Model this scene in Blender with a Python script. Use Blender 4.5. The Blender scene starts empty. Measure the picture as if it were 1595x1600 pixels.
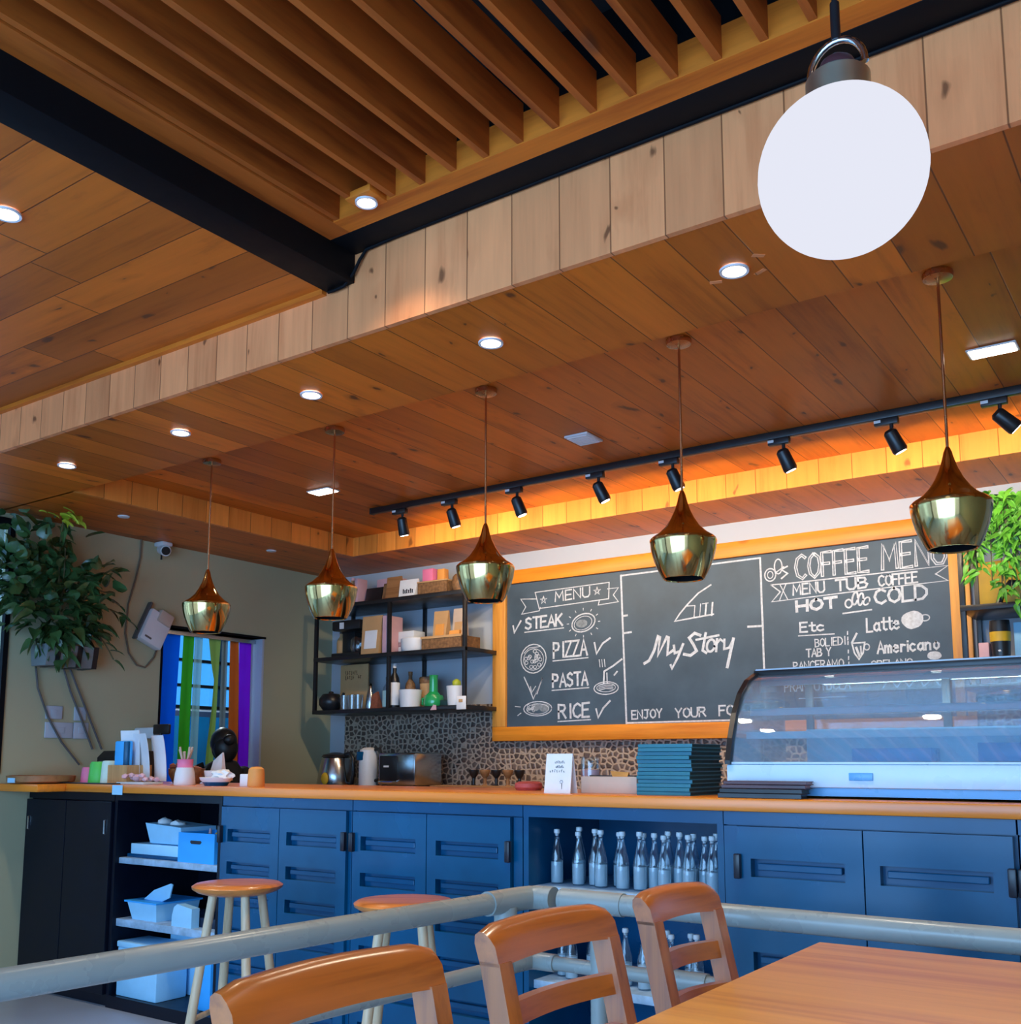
import bpy, bmesh, math, random
from mathutils import Vector, Matrix, noise

SC = bpy.context.scene
COL = SC.collection
R = math.radians
random.seed(7)

# ------------------------------------------------------------------ camera, sky, exposure
cam_d = bpy.data.cameras.new('camera'); cam = bpy.data.objects.new('camera', cam_d); COL.objects.link(cam)
SC.camera = cam
cam_d.sensor_fit = 'HORIZONTAL'; cam_d.sensor_width = 36.0
cam_d.lens = 36.0 * 1589.0 / 1595.0
cam_d.shift_y = (983.0 - 800.0) / 1600.0
cam_d.clip_start = 0.02; cam_d.clip_end = 200
cam.location = (0, 0, 1.22)
cam.rotation_euler = (R(90) + math.atan(207.0 / 1589.0), 0, R(35))

SC.view_settings.view_transform = 'Standard'; SC.view_settings.look = 'None'
SC.view_settings.gamma = 1.0; SC.view_settings.use_curve_mapping = False
SC.view_settings.exposure = 0.4
SC.cycles.use_denoising = True
SC.cycles.max_bounces = 8; SC.cycles.diffuse_bounces = 4; SC.cycles.glossy_bounces = 4
SC.cycles.transmission_bounces = 6; SC.cycles.transparent_max_bounces = 14
SC.cycles.sample_clamp_indirect = 6.0
SC.cycles.caustics_reflective = False; SC.cycles.caustics_refractive = False

world = bpy.data.worlds.new('sky'); SC.world = world; world.use_nodes = True
wn = world.node_tree; wn.nodes.clear()
w_out = wn.nodes.new('ShaderNodeOutputWorld'); w_bg = wn.nodes.new('ShaderNodeBackground')
w_tc = wn.nodes.new('ShaderNodeTexCoord'); w_sep = wn.nodes.new('ShaderNodeSeparateXYZ')
w_ramp = wn.nodes.new('ShaderNodeValToRGB')
wn.links.new(w_tc.outputs['Generated'], w_sep.inputs[0]); 
w_map = wn.nodes.new('ShaderNodeMapRange'); w_map.inputs[1].default_value = -1; w_map.inputs[2].default_value = 1
wn.links.new(w_sep.outputs['Z'], w_map.inputs[0]); wn.links.new(w_map.outputs[0], w_ramp.inputs[0])
wn.links.new(w_ramp.outputs[0], w_bg.inputs[0]); wn.links.new(w_bg.outputs[0], w_out.inputs[0])
cr = w_ramp.color_ramp
cr.elements[0].position = 0.0; cr.elements[0].color = (0.16, 0.26, 0.40, 1)
cr.elements[1].position = 0.485; cr.elements[1].color = (0.26, 0.42, 0.68, 1)
e = cr.elements.new(0.53); e.color = (0.32, 0.62, 1.0, 1)
e = cr.elements.new(1.0); e.color = (0.18, 0.48, 1.0, 1)
w_bg.inputs[1].default_value = 1.9

def lamp(name, kind, loc, energy, color, parent=None, **kw):
    d = bpy.data.lights.new(name, kind); d.energy = energy; d.color = color
    for k, v in kw.items(): setattr(d, k, v)
    o = bpy.data.objects.new(name, d); COL.objects.link(o); o.location = loc
    if parent: o.parent = parent
    return o
# daylight through the tall glass front of the cafe (behind the camera)
day = lamp('daylight', 'AREA', (-0.9, -1.78, 1.30), 165, (0.27, 0.57, 1.0), shape='RECTANGLE', size=4.6, size_y=2.4)
day.rotation_euler = (R(90), 0, 0)

# ------------------------------------------------------------------ materials
def new_mat(name):
    m = bpy.data.materials.new(name); m.use_nodes = True
    nt = m.node_tree; nt.nodes.clear()
    out = nt.nodes.new('ShaderNodeOutputMaterial')
    return m, nt, out
class G:
    """tiny node-graph helper"""
    def __init__(s, nt): s.nt = nt
    def n(s, t, **kw):
        x = s.nt.nodes.new(t)
        for k, v in kw.items(): setattr(x, k, v)
        return x
    def l(s, a, b): s.nt.links.new(a, b)
    def math(s, op, a, b=None, c=None):
        x = s.n('ShaderNodeMath', operation=op)
        for i, v in enumerate((a, b, c)):
            if v is None: continue
            if isinstance(v, (int, float)): x.inputs[i].default_value = v
            else: s.l(v, x.inputs[i])
        return x.outputs[0]
    def mix(s, f, a, b, bt='MIX'):
        x = s.n('ShaderNodeMix', data_type='RGBA', blend_type=bt)
        for i, v in ((0, f), (6, a), (7, b)):
            if isinstance(v, (int, float)): x.inputs[i].default_value = v
            elif isinstance(v, tuple): x.inputs[i].default_value = (*v[:3], 1)
            else: s.l(v, x.inputs[i])
        return x.outputs[2]
    def ramp(s, f, stops):
        x = s.n('ShaderNodeValToRGB'); s.l(f, x.inputs[0]); cr = x.color_ramp
        while len(cr.elements) < len(stops): cr.elements.new(0.5)
        for e, (p, c) in zip(cr.elements, stops):
            e.position = p; e.color = (*c, 1) if len(c) == 3 else c
        return x.outputs[0]
    def rng(s, v, a, b, c=0.0, d=1.0):
        x = s.n('ShaderNodeMapRange'); s.l(v, x.inputs[0])
        for i, q in enumerate((a, b, c, d)): x.inputs[i + 1].default_value = q
        return x.outputs[0]
    def comb(s, x=0, y=0, z=0):
        c = s.n('ShaderNodeCombineXYZ')
        for i, v in enumerate((x, y, z)):
            if isinstance(v, (int, float)): c.inputs[i].default_value = v
            else: s.l(v, c.inputs[i])
        return c.outputs[0]
    def noise(s, vec, scale, detail=3, rough=0.55):
        x = s.n('ShaderNodeTexNoise'); s.l(vec, x.inputs['Vector']); x.inputs['Scale'].default_value = scale
        x.inputs['Detail'].default_value = detail; x.inputs['Roughness'].default_value = rough
        return x.outputs[0]

def bsdf(g, out, color=None, rough=0.5, metal=0.0, spec=0.5, bump=None, bstr=0.2, bdist=0.01, coat=0.0):
    b = g.n('ShaderNodeBsdfPrincipled')
    if isinstance(color, tuple): b.inputs['Base Color'].default_value = (*color[:3], 1)
    elif color is not None: g.l(color, b.inputs['Base Color'])
    if isinstance(rough, (int, float)): b.inputs['Roughness'].default_value = rough
    else: g.l(rough, b.inputs['Roughness'])
    b.inputs['Metallic'].default_value = metal
    b.inputs['Specular IOR Level'].default_value = spec
    b.inputs['Coat Weight'].default_value = coat; b.inputs['Coat Roughness'].default_value = 0.22; b.inputs['Coat IOR'].default_value = 1.75
    if bump is not None:
        bp = g.n('ShaderNodeBump'); bp.inputs['Strength'].default_value = bstr; bp.inputs['Distance'].default_value = bdist
        g.l(bump, bp.inputs['Height']); g.l(bp.outputs[0], b.inputs['Normal'])
    g.l(b.outputs[0], out.inputs[0]); return b

def plain(name, color, rough=0.5, metal=0.0, spec=0.5, var=0.08, scale=9.0, coat=0.0, bstr=0.0):
    m, nt, out = new_mat(name); g = G(nt)
    tc = g.n('ShaderNodeTexCoord')
    nz = g.noise(tc.outputs['Object'], scale, 4)
    dark = tuple(c * (1 - var) for c in color); lite = tuple(min(1, c * (1 + var)) for c in color)
    col = g.ramp(nz, [(0.3, dark), (0.7, lite)])
    rr = g.rng(nz, 0.3, 0.7, max(0.02, rough - 0.05), min(1, rough + 0.05))
    bsdf(g, out, col, rr, metal, spec, nz if bstr else None, bstr, 0.004, coat)
    return m

def emit(name, color, strength):
    m, nt, out = new_mat(name); g = G(nt)
    e = g.n('ShaderNodeEmission'); e.inputs[0].default_value = (*color, 1); e.inputs[1].default_value = strength
    g.l(e.outputs[0], out.inputs[0]); return m

def planks(name, ax_u, ax_v, width, base, dark, knot=(0.10, 0.03, 0.012), rough=0.42, seed=0.0, groove=0.012, tone=0.34, knots=1.0, length=None):
    """knotty boards: ax_u counts across the boards, ax_v runs along them"""
    m, nt, out = new_mat(name); g = G(nt)
    tc = g.n('ShaderNodeTexCoord'); sep = g.n('ShaderNodeSeparateXYZ'); g.l(tc.outputs['Object'], sep.inputs[0])
    u = sep.outputs[ax_u]; v = sep.outputs[ax_v]
    us = g.math('DIVIDE', g.math('ADD', u, 50.0 + seed), width)
    idx = g.math('FLOOR', us); fr = g.math('FRACT', us)
    wn_ = g.n('ShaderNodeTexWhiteNoise', noise_dimensions='2D'); g.l(g.comb(idx, seed), wn_.inputs['Vector'])
    rnd = wn_.outputs['Value']
    if length:
        vs = g.math('ADD', g.math('DIVIDE', v, length), g.math('MULTIPLY', rnd, 7.3))
        idv = g.math('FLOOR', vs); frv = g.math('FRACT', vs)
        w2 = g.n('ShaderNodeTexWhiteNoise', noise_dimensions='2D'); g.l(g.comb(idx, idv), w2.inputs['Vector'])
        rnd2 = w2.outputs['Value']
        rt = rnd2
    else:
        rt = rnd; frv = None
    off = g.math('MULTIPLY', rt, 37.0)
    # wavy grain running along the board
    gv = g.comb(g.math('MULTIPLY', u, 26.0), g.math('ADD', g.math('MULTIPLY', v, 1.6), off), off)
    gr = g.noise(gv, 1.0, 5, 0.62)
    gv2 = g.comb(g.math('MULTIPLY', u, 5.0), g.math('ADD', g.math('MULTIPLY', v, 1.1), off), off)
    broad = g.noise(gv2, 1.0, 3, 0.5)
    f = g.math('ADD', g.math('MULTIPLY', gr, 0.55), g.math('MULTIPLY', broad, 0.45))
    lite = tuple(min(1, c * 1.18) for c in base)
    col = g.ramp(f, [(0.30, dark), (0.47, base), (0.68, lite)])
    tn = g.rng(rt, 0, 1, 1 - tone, 1 + tone * 0.55)
    col = g.mix(1.0, col, g.comb(tn, tn, tn), 'MULTIPLY')
    # dark figure streaks
    fv = g.comb(g.math('MULTIPLY', u, 9.0), g.math('ADD', g.math('MULTIPLY', v, 3.2), off), off)
    fn = g.noise(fv, 1.0, 4, 0.6)
    col = g.mix(g.math('MULTIPLY', g.rng(fn, 0.61, 0.74), 0.5), col, dark)
    # knots
    wob = g.noise(g.comb(g.math('MULTIPLY', u, 9.0), g.math('MULTIPLY', v, 5.0), off), 1.0, 2)
    wob = g.math('MULTIPLY', g.math('SUBTRACT', wob, 0.5), 0.9)
    kv = g.comb(g.math('ADD', g.math('MULTIPLY', u, 8.0), wob), g.math('ADD', g.math('ADD', g.math('MULTIPLY', v, 4.4), off), wob), off)
    vo = g.n('ShaderNodeTexVoronoi', feature='F1', voronoi_dimensions='2D'); g.l(kv, vo.inputs['Vector']); vo.inputs['Scale'].default_value = 1.0
    vo.inputs['Randomness'].default_value = 1.0
    kd = g.math('ADD', vo.outputs['Distance'], g.math('MULTIPLY', g.math('SUBTRACT', gr, 0.5), 0.22))
    sep2 = g.n('ShaderNodeSeparateColor'); g.l(vo.outputs['Color'], sep2.inputs[0])
    kd = g.math('MULTIPLY', kd, g.rng(sep2.outputs[1], 0, 1, 0.75, 2.6))
    sel = g.math('GREATER_THAN', sep2.outputs[0], 0.70)
    km = g.math('MULTIPLY', g.rng(kd, 0.14, 0.06), sel)
    halo = g.math('MULTIPLY', g.rng(kd, 0.50, 0.10), sel)
    col = g.mix(g.math('MULTIPLY', halo, 0.38 * knots), col, dark)
    col = g.mix(g.math('MULTIPLY', km, 0.85 * knots), col, knot)
    # grooves
    ed = g.math('MINIMUM', fr, g.math('SUBTRACT', 1.0, fr))
    gm = g.rng(ed, groove * 1.4, groove * 0.5)
    if frv is not None:
        ev = g.math('MINIMUM', frv, g.math('SUBTRACT', 1.0, frv))
        gm = g.math('MAXIMUM', gm, g.rng(ev, 0.0024, 0.001))
    col = g.mix(g.math('MULTIPLY', gm, 0.8), col, tuple(c * 0.22 for c in dark))
    h = g.math('SUBTRACT', g.math('MULTIPLY', gr, 0.12), gm)
    bsdf(g, out, col, rough, 0, 0.35, h, 0.35, 0.006)
    return m
def _nsep(self, c):
    x = self.n('ShaderNodeSeparateColor'); self.l(c, x.inputs[0]); return x.outputs[0]
G.n_sep = _nsep

def grain(name, base, dark, ax=1, rough=0.35, coat=0.0, freq=30.0, knots=0.0, along=1.5):
    """solid timber, grain along local axis ax"""
    m, nt, out = new_mat(name); g = G(nt)
    tc = g.n('ShaderNodeTexCoord'); mp = g.n('ShaderNodeMapping'); g.l(tc.outputs['Object'], mp.inputs[0])
    s = [freq, freq, freq]; s[ax] = along; mp.inputs['Scale'].default_value = s
    nz = g.noise(mp.outputs[0], 1.0, 5, 0.6)
    lite = tuple(min(1, c * 1.2) for c in base)
    col = g.ramp(nz, [(0.33, dark), (0.5, base), (0.7, lite)])
    if knots:
        s2 = [6.0, 6.0, 6.0]; s2[ax] = 3.0
        mp2 = g.n('ShaderNodeMapping'); g.l(tc.outputs['Object'], mp2.inputs[0]); mp2.inputs['Scale'].default_value = s2
        vo = g.n('ShaderNodeTexVoronoi', feature='F1'); g.l(mp2.outputs[0], vo.inputs['Vector']); vo.inputs['Scale'].default_value = 1.0
        sel = g.math('GREATER_THAN', g.n_sep(vo.outputs['Color']), 0.6)
        km = g.math('MULTIPLY', g.rng(vo.outputs['Distance'], 0.16, 0.06), sel)
        col = g.mix(g.math('MULTIPLY', km, knots), col, (0.16, 0.045, 0.015))
    bsdf(g, out, col, rough, 0, 0.4, nz, 0.08, 0.003, coat)
    return m

def glass(name, tint=(1, 1, 1), refl=0.12, rough=0.02, haze=0.0, hazecol=(0.8, 0.9, 1)):
    m, nt, out = new_mat(name); g = G(nt)
    tr = g.n('ShaderNodeBsdfTransparent'); tr.inputs[0].default_value = (*tint, 1)
    gl = g.n('ShaderNodeBsdfGlossy'); gl.inputs['Roughness'].default_value = rough
    lw = g.n('ShaderNodeLayerWeight'); lw.inputs[0].default_value = 0.35
    f = g.math('ADD', g.math('MULTIPLY', lw.outputs['Facing'], 0.55), refl)
    mx = g.n('ShaderNodeMixShader'); g.l(f, mx.inputs[0]); g.l(tr.outputs[0], mx.inputs[1]); g.l(gl.outputs[0], mx.inputs[2])
    fin = mx.outputs[0]
    if haze:
        df = g.n('ShaderNodeBsdfTranslucent'); df.inputs[0].default_value = (*hazecol, 1)
        d2 = g.n('ShaderNodeBsdfDiffuse'); d2.inputs[0].default_value = (*hazecol, 1)
        md = g.n('ShaderNodeMixShader'); md.inputs[0].default_value = 0.6; g.l(df.outputs[0], md.inputs[1]); g.l(d2.outputs[0], md.inputs[2])
        m2 = g.n('ShaderNodeMixShader'); m2.inputs[0].default_value = haze; g.l(fin, m2.inputs[1]); g.l(md.outputs[0], m2.inputs[2]); fin = m2.outputs[0]
    g.l(fin, out.inputs[0]); return m

M = {}
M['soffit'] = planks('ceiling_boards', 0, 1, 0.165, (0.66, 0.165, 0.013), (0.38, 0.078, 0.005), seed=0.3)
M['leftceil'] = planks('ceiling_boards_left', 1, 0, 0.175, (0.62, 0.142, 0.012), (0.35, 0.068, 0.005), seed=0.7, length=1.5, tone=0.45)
M['fascia'] = planks('upright_boards', 0, 2, 0.165, (0.84, 0.305, 0.115), (0.66, 0.205, 0.07), seed=0.12, knots=0.9, tone=0.16)  # same wood as the ceilings; daylight's paler, pinker tone put into the colour
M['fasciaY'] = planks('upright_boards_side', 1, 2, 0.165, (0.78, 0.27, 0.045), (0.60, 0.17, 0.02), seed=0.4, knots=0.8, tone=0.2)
M['fasciaB'] = planks('upright_boards_back', 0, 2, 0.165, (0.82, 0.285, 0.045), (0.64, 0.18, 0.02), seed=0.25, knots=0.8, tone=0.2)  # warm glow of the track lights is put into this orange base
M['slat'] = grain('slat_wood', (0.42, 0.094, 0.010), (0.25, 0.046, 0.004), ax=1, rough=0.55, freq=14, knots=0.8)
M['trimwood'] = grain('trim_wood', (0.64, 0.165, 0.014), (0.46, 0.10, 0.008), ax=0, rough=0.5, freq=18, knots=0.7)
M['blacksteel'] = plain('black_steel', (0.004, 0.0045, 0.006), 0.6, 0.0, 0.12)
M['void'] = plain('dark_roof', (0.012, 0.013, 0.015), 0.8)
M['wall'] = plain('wall_paint_beige', (0.47, 0.445, 0.28), 0.8, var=0.03, scale=2, spec=0.2)
M['wallback'] = plain('wall_paint_grey', (0.48, 0.53, 0.60), 0.8, var=0.03, scale=2, spec=0.2)
M['floor'] = plain('floor_screed', (0.36, 0.42, 0.52), 0.35, var=0.12, scale=1.5, spec=0.4)
M['navy'] = plain('navy_cabinet_paint', (0.0005, 0.075, 0.185), 0.25, var=0.22, scale=2.2, spec=0.4)
M['navydark'] = plain('dark_cabinet_inside', (0.004, 0.014, 0.040), 0.5, var=0.1)
M['darkcab'] = plain('black_blue_cabinet_paint', (0.003, 0.005, 0.013), 0.35, var=0.15, spec=0.25)
M['handle'] = plain('black_handle', (0.01, 0.011, 0.02), 0.3)
M['worktop'] = grain('worktop_wood', (0.80, 0.235, 0.018), (0.60, 0.15, 0.010), ax=0, rough=0.3, coat=0.2, freq=22, along=0.8)
M['table'] = grain('table_wood', (0.88, 0.37, 0.04), (0.68, 0.22, 0.018), ax=0, rough=0.34, coat=0.3, freq=18, along=0.9)
M['chair'] = grain('chair_wood', (0.42, 0.108, 0.012), (0.24, 0.055, 0.006), ax=1, rough=0.4, coat=1.0, freq=30)
M['chairpost'] = grain('chair_post_wood', (0.42, 0.118, 0.016), (0.24, 0.06, 0.009), ax=2, rough=0.4, coat=1.0, freq=30)
M['stoolseat'] = grain('stool_seat_wood', (0.60, 0.19, 0.035), (0.42, 0.11, 0.016), ax=0, rough=0.28, coat=0.3, freq=24)
M['stoolleg'] = grain('pale_leg_wood', (0.62, 0.46, 0.29), (0.50, 0.34, 0.19), ax=2, rough=0.4, freq=40)
M['pipe'] = plain('grey_pipe', (0.28, 0.325, 0.315), 0.28, var=0.07, scale=6, spec=0.5)
M['brass'] = plain('brushed_brass', (0.66, 0.44, 0.17), 0.11, 1.0, var=0.10, scale=14)
M['copper'] = plain('copper_rod', (0.62, 0.34, 0.17), 0.25, 1.0)
M['nickel'] = plain('brushed_nickel', (0.62, 0.58, 0.44), 0.42, 1.0)
M['chrome'] = plain('chrome', (0.75, 0.78, 0.80), 0.12, 1.0)
M['globe'] = emit('lit_globe_glass', (0.86, 0.88, 1.0), 0.70)
M['lamp'] = emit('lit_lens', (1.0, 0.96, 0.88), 9.0)
M['white'] = plain('white_plastic', (0.72, 0.74, 0.76), 0.4, var=0.03)
M['paper'] = plain('white_paper', (0.78, 0.80, 0.82), 0.7, var=0.05)
M['board'] = plain('chalkboard', (0.056, 0.092, 0.128), 0.5, var=0.22, scale=3.5, spec=0.4)
M['chalk'] = plain('chalk', (0.58, 0.63, 0.68), 0.9, var=0.2, scale=60)
M['chalksoft'] = plain('faint_chalk', (0.22, 0.26, 0.29), 0.9, var=0.3, scale=60)
M['boardframe'] = grain('orange_pine', (0.80, 0.275, 0.022), (0.66, 0.19, 0.012), ax=0, rough=0.4, freq=20, knots=0.9)
M['boardframeZ'] = grain('orange_pine_upright', (0.75, 0.34, 0.060), (0.62, 0.24, 0.035), ax=2, rough=0.4, freq=20, knots=0.9)
M['glass'] = glass('clear_glass', (0.86, 0.94, 0.98), 0.10)
M['caseglass'] = glass('case_glass', (0.90, 0.95, 0.98), 0.13, haze=0.15, hazecol=(.6, .82, 1))  # blue haze stands in for daylight reflected in the glass
M['bottleglass'] = glass('bottle_glass', (0.88, 0.95, 0.98), 0.10, 0.05)
M['frost'] = glass('frosted_water', (0.75, 0.88, 0.98), 0.06, 0.3, haze=0.9, hazecol=(0.82, 0.94, 1.0))
M['black'] = plain('black_plastic', (0.012, 0.012, 0.014), 0.35)
M['teal'] = plain('teal_cover', (0.015, 0.16, 0.22), 0.4, var=0.1)
M['tealdark'] = plain('dark_green_pages', (0.012, 0.045, 0.045), 0.6)
M['maroon'] = plain('maroon_cover', (0.085, 0.03, 0.035), 0.4)
M['mauve'] = plain('mauve_pages', (0.38, 0.28, 0.30), 0.6)
M['casewhite'] = plain('case_white', (0.56, 0.78, 0.95), 0.3, var=0.03)
M['caseblue'] = plain('case_blue_panel', (0.12, 0.40, 0.75), 0.3, var=0.08)
M['caseshelf'] = glass('case_shelf_glass', (0.75, 0.86, 0.92), 0.16, 0.1, haze=0.25, hazecol=(0.7, 0.8, 0.88))
M['boxblue'] = plain('blue_box_card', (0.04, 0.42, 0.95), 0.5, var=0.05)
M['boxpale'] = plain('pale_blue_box', (0.36, 0.70, 0.95), 0.5, var=0.06)
M['shelfpale'] = plain('worn_pale_shelf', (0.34, 0.50, 0.66), 0.5, var=0.25, scale=20)
M['kraft'] = plain('kraft_paper', (0.55, 0.32, 0.14), 0.7)
M['orange'] = plain('orange_paper', (0.78, 0.33, 0.07), 0.6)
M['pink'] = plain('pink_plastic', (0.80, 0.20, 0.36), 0.5)
M['pinkpale'] = plain('pale_pink_card', (0.70, 0.42, 0.47), 0.6)
M['green'] = plain('green_plastic', (0.10, 0.62, 0.10), 0.45)
M['greenglass'] = plain('green_glass', (0.02, 0.34, 0.10), 0.1, spec=0.8)
M['mint'] = plain('mint_plastic', (0.62, 0.82, 0.72), 0.5)
M['red'] = plain('red_thing', (0.45, 0.07, 0.06), 0.5)
M['wicker'] = plain('brown_wicker', (0.20, 0.10, 0.04), 0.6, var=0.5, scale=50)
M['woodmid'] = grain('mid_brown_wood', (0.34, 0.16, 0.06), (0.22, 0.09, 0.03), ax=0, rough=0.5)
M['woodbox'] = grain('light_box_wood', (0.55, 0.30, 0.11), (0.42, 0.21, 0.07), ax=2, rough=0.5)
M['brownred'] = plain('brick_red_bits', (0.30, 0.085, 0.04), 0.6, var=0.3, scale=40)
M['steel'] = plain('stainless_steel', (0.55, 0.58, 0.60), 0.22, 1.0)
M['greypot'] = plain('grey_planter', (0.20, 0.22, 0.22), 0.6)
M['leafdark'] = plain('dark_leaf', (0.045, 0.105, 0.030), 0.3, var=0.5, scale=6, spec=0.6)
M['leaflime'] = plain('lime_leaf', (0.42, 0.50, 0.035), 0.45, var=0.15)
M['leafbright'] = plain('bright_leaf', (0.10, 0.36, 0.035), 0.4, var=0.45, scale=7)
M['stem'] = plain('plant_stem', (0.10, 0.09, 0.03), 0.6)
M['cable'] = plain('grey_cable', (0.10, 0.10, 0.10), 0.5)
M['beigecable'] = plain('taupe_cable', (0.17, 0.13, 0.09), 0.5)
M['yellow'] = plain('yellow_board', (0.70, 0.42, 0.02), 0.5)
M['skin'] = plain('skin', (0.35, 0.20, 0.13), 0.5)
M['hair'] = plain('black_hair', (0.006, 0.006, 0.007), 0.45)
M['cloth'] = plain('black_clothes', (0.010, 0.010, 0.012), 0.8)
M['beigebox'] = plain('beige_box', (0.55, 0.42, 0.33), 0.7)

def tiles(name):
    m, nt, out = new_mat(name); g = G(nt)
    tc = g.n('ShaderNodeTexCoord')
    mp = g.n('ShaderNodeMapping'); g.l(tc.outputs['Object'], mp.inputs[0]); mp.inputs['Scale'].default_value = (25, 1, 29)
    vo = g.n('ShaderNodeTexVoronoi', feature='DISTANCE_TO_EDGE'); g.l(mp.outputs[0], vo.inputs['Vector']); vo.inputs['Randomness'].default_value = 0.75
    vc = g.n('ShaderNodeTexVoronoi', feature='F1'); g.l(mp.outputs[0], vc.inputs['Vector']); vc.inputs['Randomness'].default_value = 0.75; vo.inputs['Scale'].default_value = 1.0; vc.inputs['Scale'].default_value = 1.0
    rv = g.n_sep(vc.outputs['Color'])
    cell = g.ramp(rv, [(0.0, (0.065, 0.045, 0.038)), (0.6, (0.13, 0.088, 0.068)), (1.0, (0.21, 0.15, 0.115))])
    d = vo.outputs['Distance']
    col = g.mix(g.rng(d, 0.10, 0.16), (0.47, 0.36, 0.27), cell)
    bsdf(g, out, col, 0.4, 0, 0.5, g.rng(d, 0.05, 0.3), 0.5, 0.01)
    return m
M['mosaic'] = tiles('pebble_mosaic')

# ------------------------------------------------------------------ mesh helpers
class MB:
    def __init__(s): s.bm = bmesh.new()
    def box(s, x0, x1, y0, y1, z0, z1, bev=0.0, seg=2, rot=None, pivot=None):
        vs = [s.bm.verts.new((x, y, z)) for x in (x0, x1) for y in (y0, y1) for z in (z0, z1)]
        F = [(0, 1, 3, 2), (4, 6, 7, 5), (0, 4, 5, 1), (2, 3, 7, 6), (0, 2, 6, 4), (1, 5, 7, 3)]
        fs = [s.bm.faces.new([vs[i] for i in f]) for f in F]
        if rot is not None:
            c = Vector(pivot) if pivot else Vector(((x0 + x1) / 2, (y0 + y1) / 2, (z0 + z1) / 2))
            for v in vs: v.co = c + rot @ (v.co - c)
        if bev:
            es = list({e for f in fs for e in f.edges})
            bmesh.ops.bevel(s.bm, geom=es, offset=bev, segments=seg, affect='EDGES', profile=0.5)
        return s
    def hexa(s, pts):
        vs = [s.bm.verts.new(p) for p in pts]   # 4 bottom ring, 4 top ring
        for f in ((3, 2, 1, 0), (4, 5, 6, 7), (0, 1, 5, 4), (1, 2, 6, 5), (2, 3, 7, 6), (3, 0, 4, 7)):
            s.bm.faces.new([vs[i] for i in f])
        return s
    def ring(s, c, x, y, r, n):
        return [s.bm.verts.new(c + x * (r * math.cos(2 * math.pi * i / n)) + y * (r * math.sin(2 * math.pi * i / n))) for i in range(n)]
    def tube(s, pts, r, n=8, caps=True):
        pts = [Vector(p) for p in pts]; rs = r if isinstance(r, (list, tuple)) else [r] * len(pts)
        prev = None; up = None
        for i, p in enumerate(pts):
            d = (pts[min(i + 1, len(pts) - 1)] - pts[max(i - 1, 0)]).normalized()
            if up is None:
                up = Vector((0, 0, 1)) if abs(d.z) < 0.9 else Vector((1, 0, 0))
            x = d.cross(up).normalized(); y = x.cross(d).normalized(); up = y
            rg = s.ring(p, x, y, rs[i], n)
            if prev:
                for k in range(n): s.bm.faces.new((prev[k], prev[(k + 1) % n], rg[(k + 1) % n], rg[k]))
            elif caps: s.bm.faces.new(rg[::-1])
            prev = rg
        if caps: s.bm.faces.new(prev)
        return s
    def cyl(s, p, q, r0, r1=None, n=20): return s.tube([p, q], [r0, r0 if r1 is None else r1], n)
    def lathe(s, prof, c=(0, 0, 0), n=28, sx=1.0, sy=1.0):
        c = Vector(c); prev = None
        for r, z in prof:
            if r < 1e-6: rg = [s.bm.verts.new(c + Vector((0, 0, z)))]
            else: rg = [s.bm.verts.new(c + Vector((r * sx * math.cos(2 * math.pi * i / n), r * sy * math.sin(2 * math.pi * i / n), z))) for i in range(n)]
            if prev:
                if len(prev) == 1 and len(rg) > 1:
                    for k in range(n): s.bm.faces.new((prev[0], rg[k], rg[(k + 1) % n]))
                elif len(rg) == 1 and len(prev) > 1:
                    for k in range(n): s.bm.faces.new((prev[k], prev[(k + 1) % n], rg[0]))
                elif len(rg) > 1:
                    for k in range(n): s.bm.faces.new((prev[k], prev[(k + 1) % n], rg[(k + 1) % n], rg[k]))
            prev = rg
        return s
    def prism(s, poly, ax, a0, a1):
        """2D polygon extruded along axis ax (0,1,2); poly in the two other axes in order"""
        def P(p, a):
            o = [0, 0, 0]; k = [i for i in range(3) if i != ax]; o[k[0]] = p[0]; o[k[1]] = p[1]; o[ax] = a; return o
        A = [s.bm.verts.new(P(p, a0)) for p in poly]; B = [s.bm.verts.new(P(p, a1)) for p in poly]
        n = len(poly)
        s.bm.faces.new(A[::-1]); s.bm.faces.new(B)
        for i in range(n): s.bm.faces.new((A[i], A[(i + 1) % n], B[(i + 1) % n], B[i]))
        return s
    def blob(s, c, rx, ry, rz, sub=2, jit=0.0, seed=0):
        r = bmesh.ops.create_icosphere(s.bm, subdivisions=sub, radius=1.0)
        for v in r['verts']:
            k = 1 + jit * noise.noise(v.co * 2.3 + Vector((seed, 0, 0)))
            v.co = Vector(c) + Vector((v.co.x * rx * k, v.co.y * ry * k, v.co.z * rz * k))
        return s
    def build(s, name, mat, parent=None, loc=None, rotz=0.0, smooth=True, ang=38):
        bmesh.ops.recalc_face_normals(s.bm, faces=s.bm.faces[:])
        me = bpy.data.meshes.new(name); s.bm.to_mesh(me); s.bm.free()
        mats = mat if isinstance(mat, (list, tuple)) else [mat]
        for m_ in mats: me.materials.append(m_)
        if smooth and len(me.polygons):
            me.polygons.foreach_set('use_smooth', [True] * len(me.polygons)); me.set_sharp_from_angle(angle=R(ang))
        o = bpy.data.objects.new(name, me); COL.objects.link(o)
        if parent: o.parent = parent
        if loc: o.location = loc
        if rotz: o.rotation_euler.z = rotz
        return o

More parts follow.
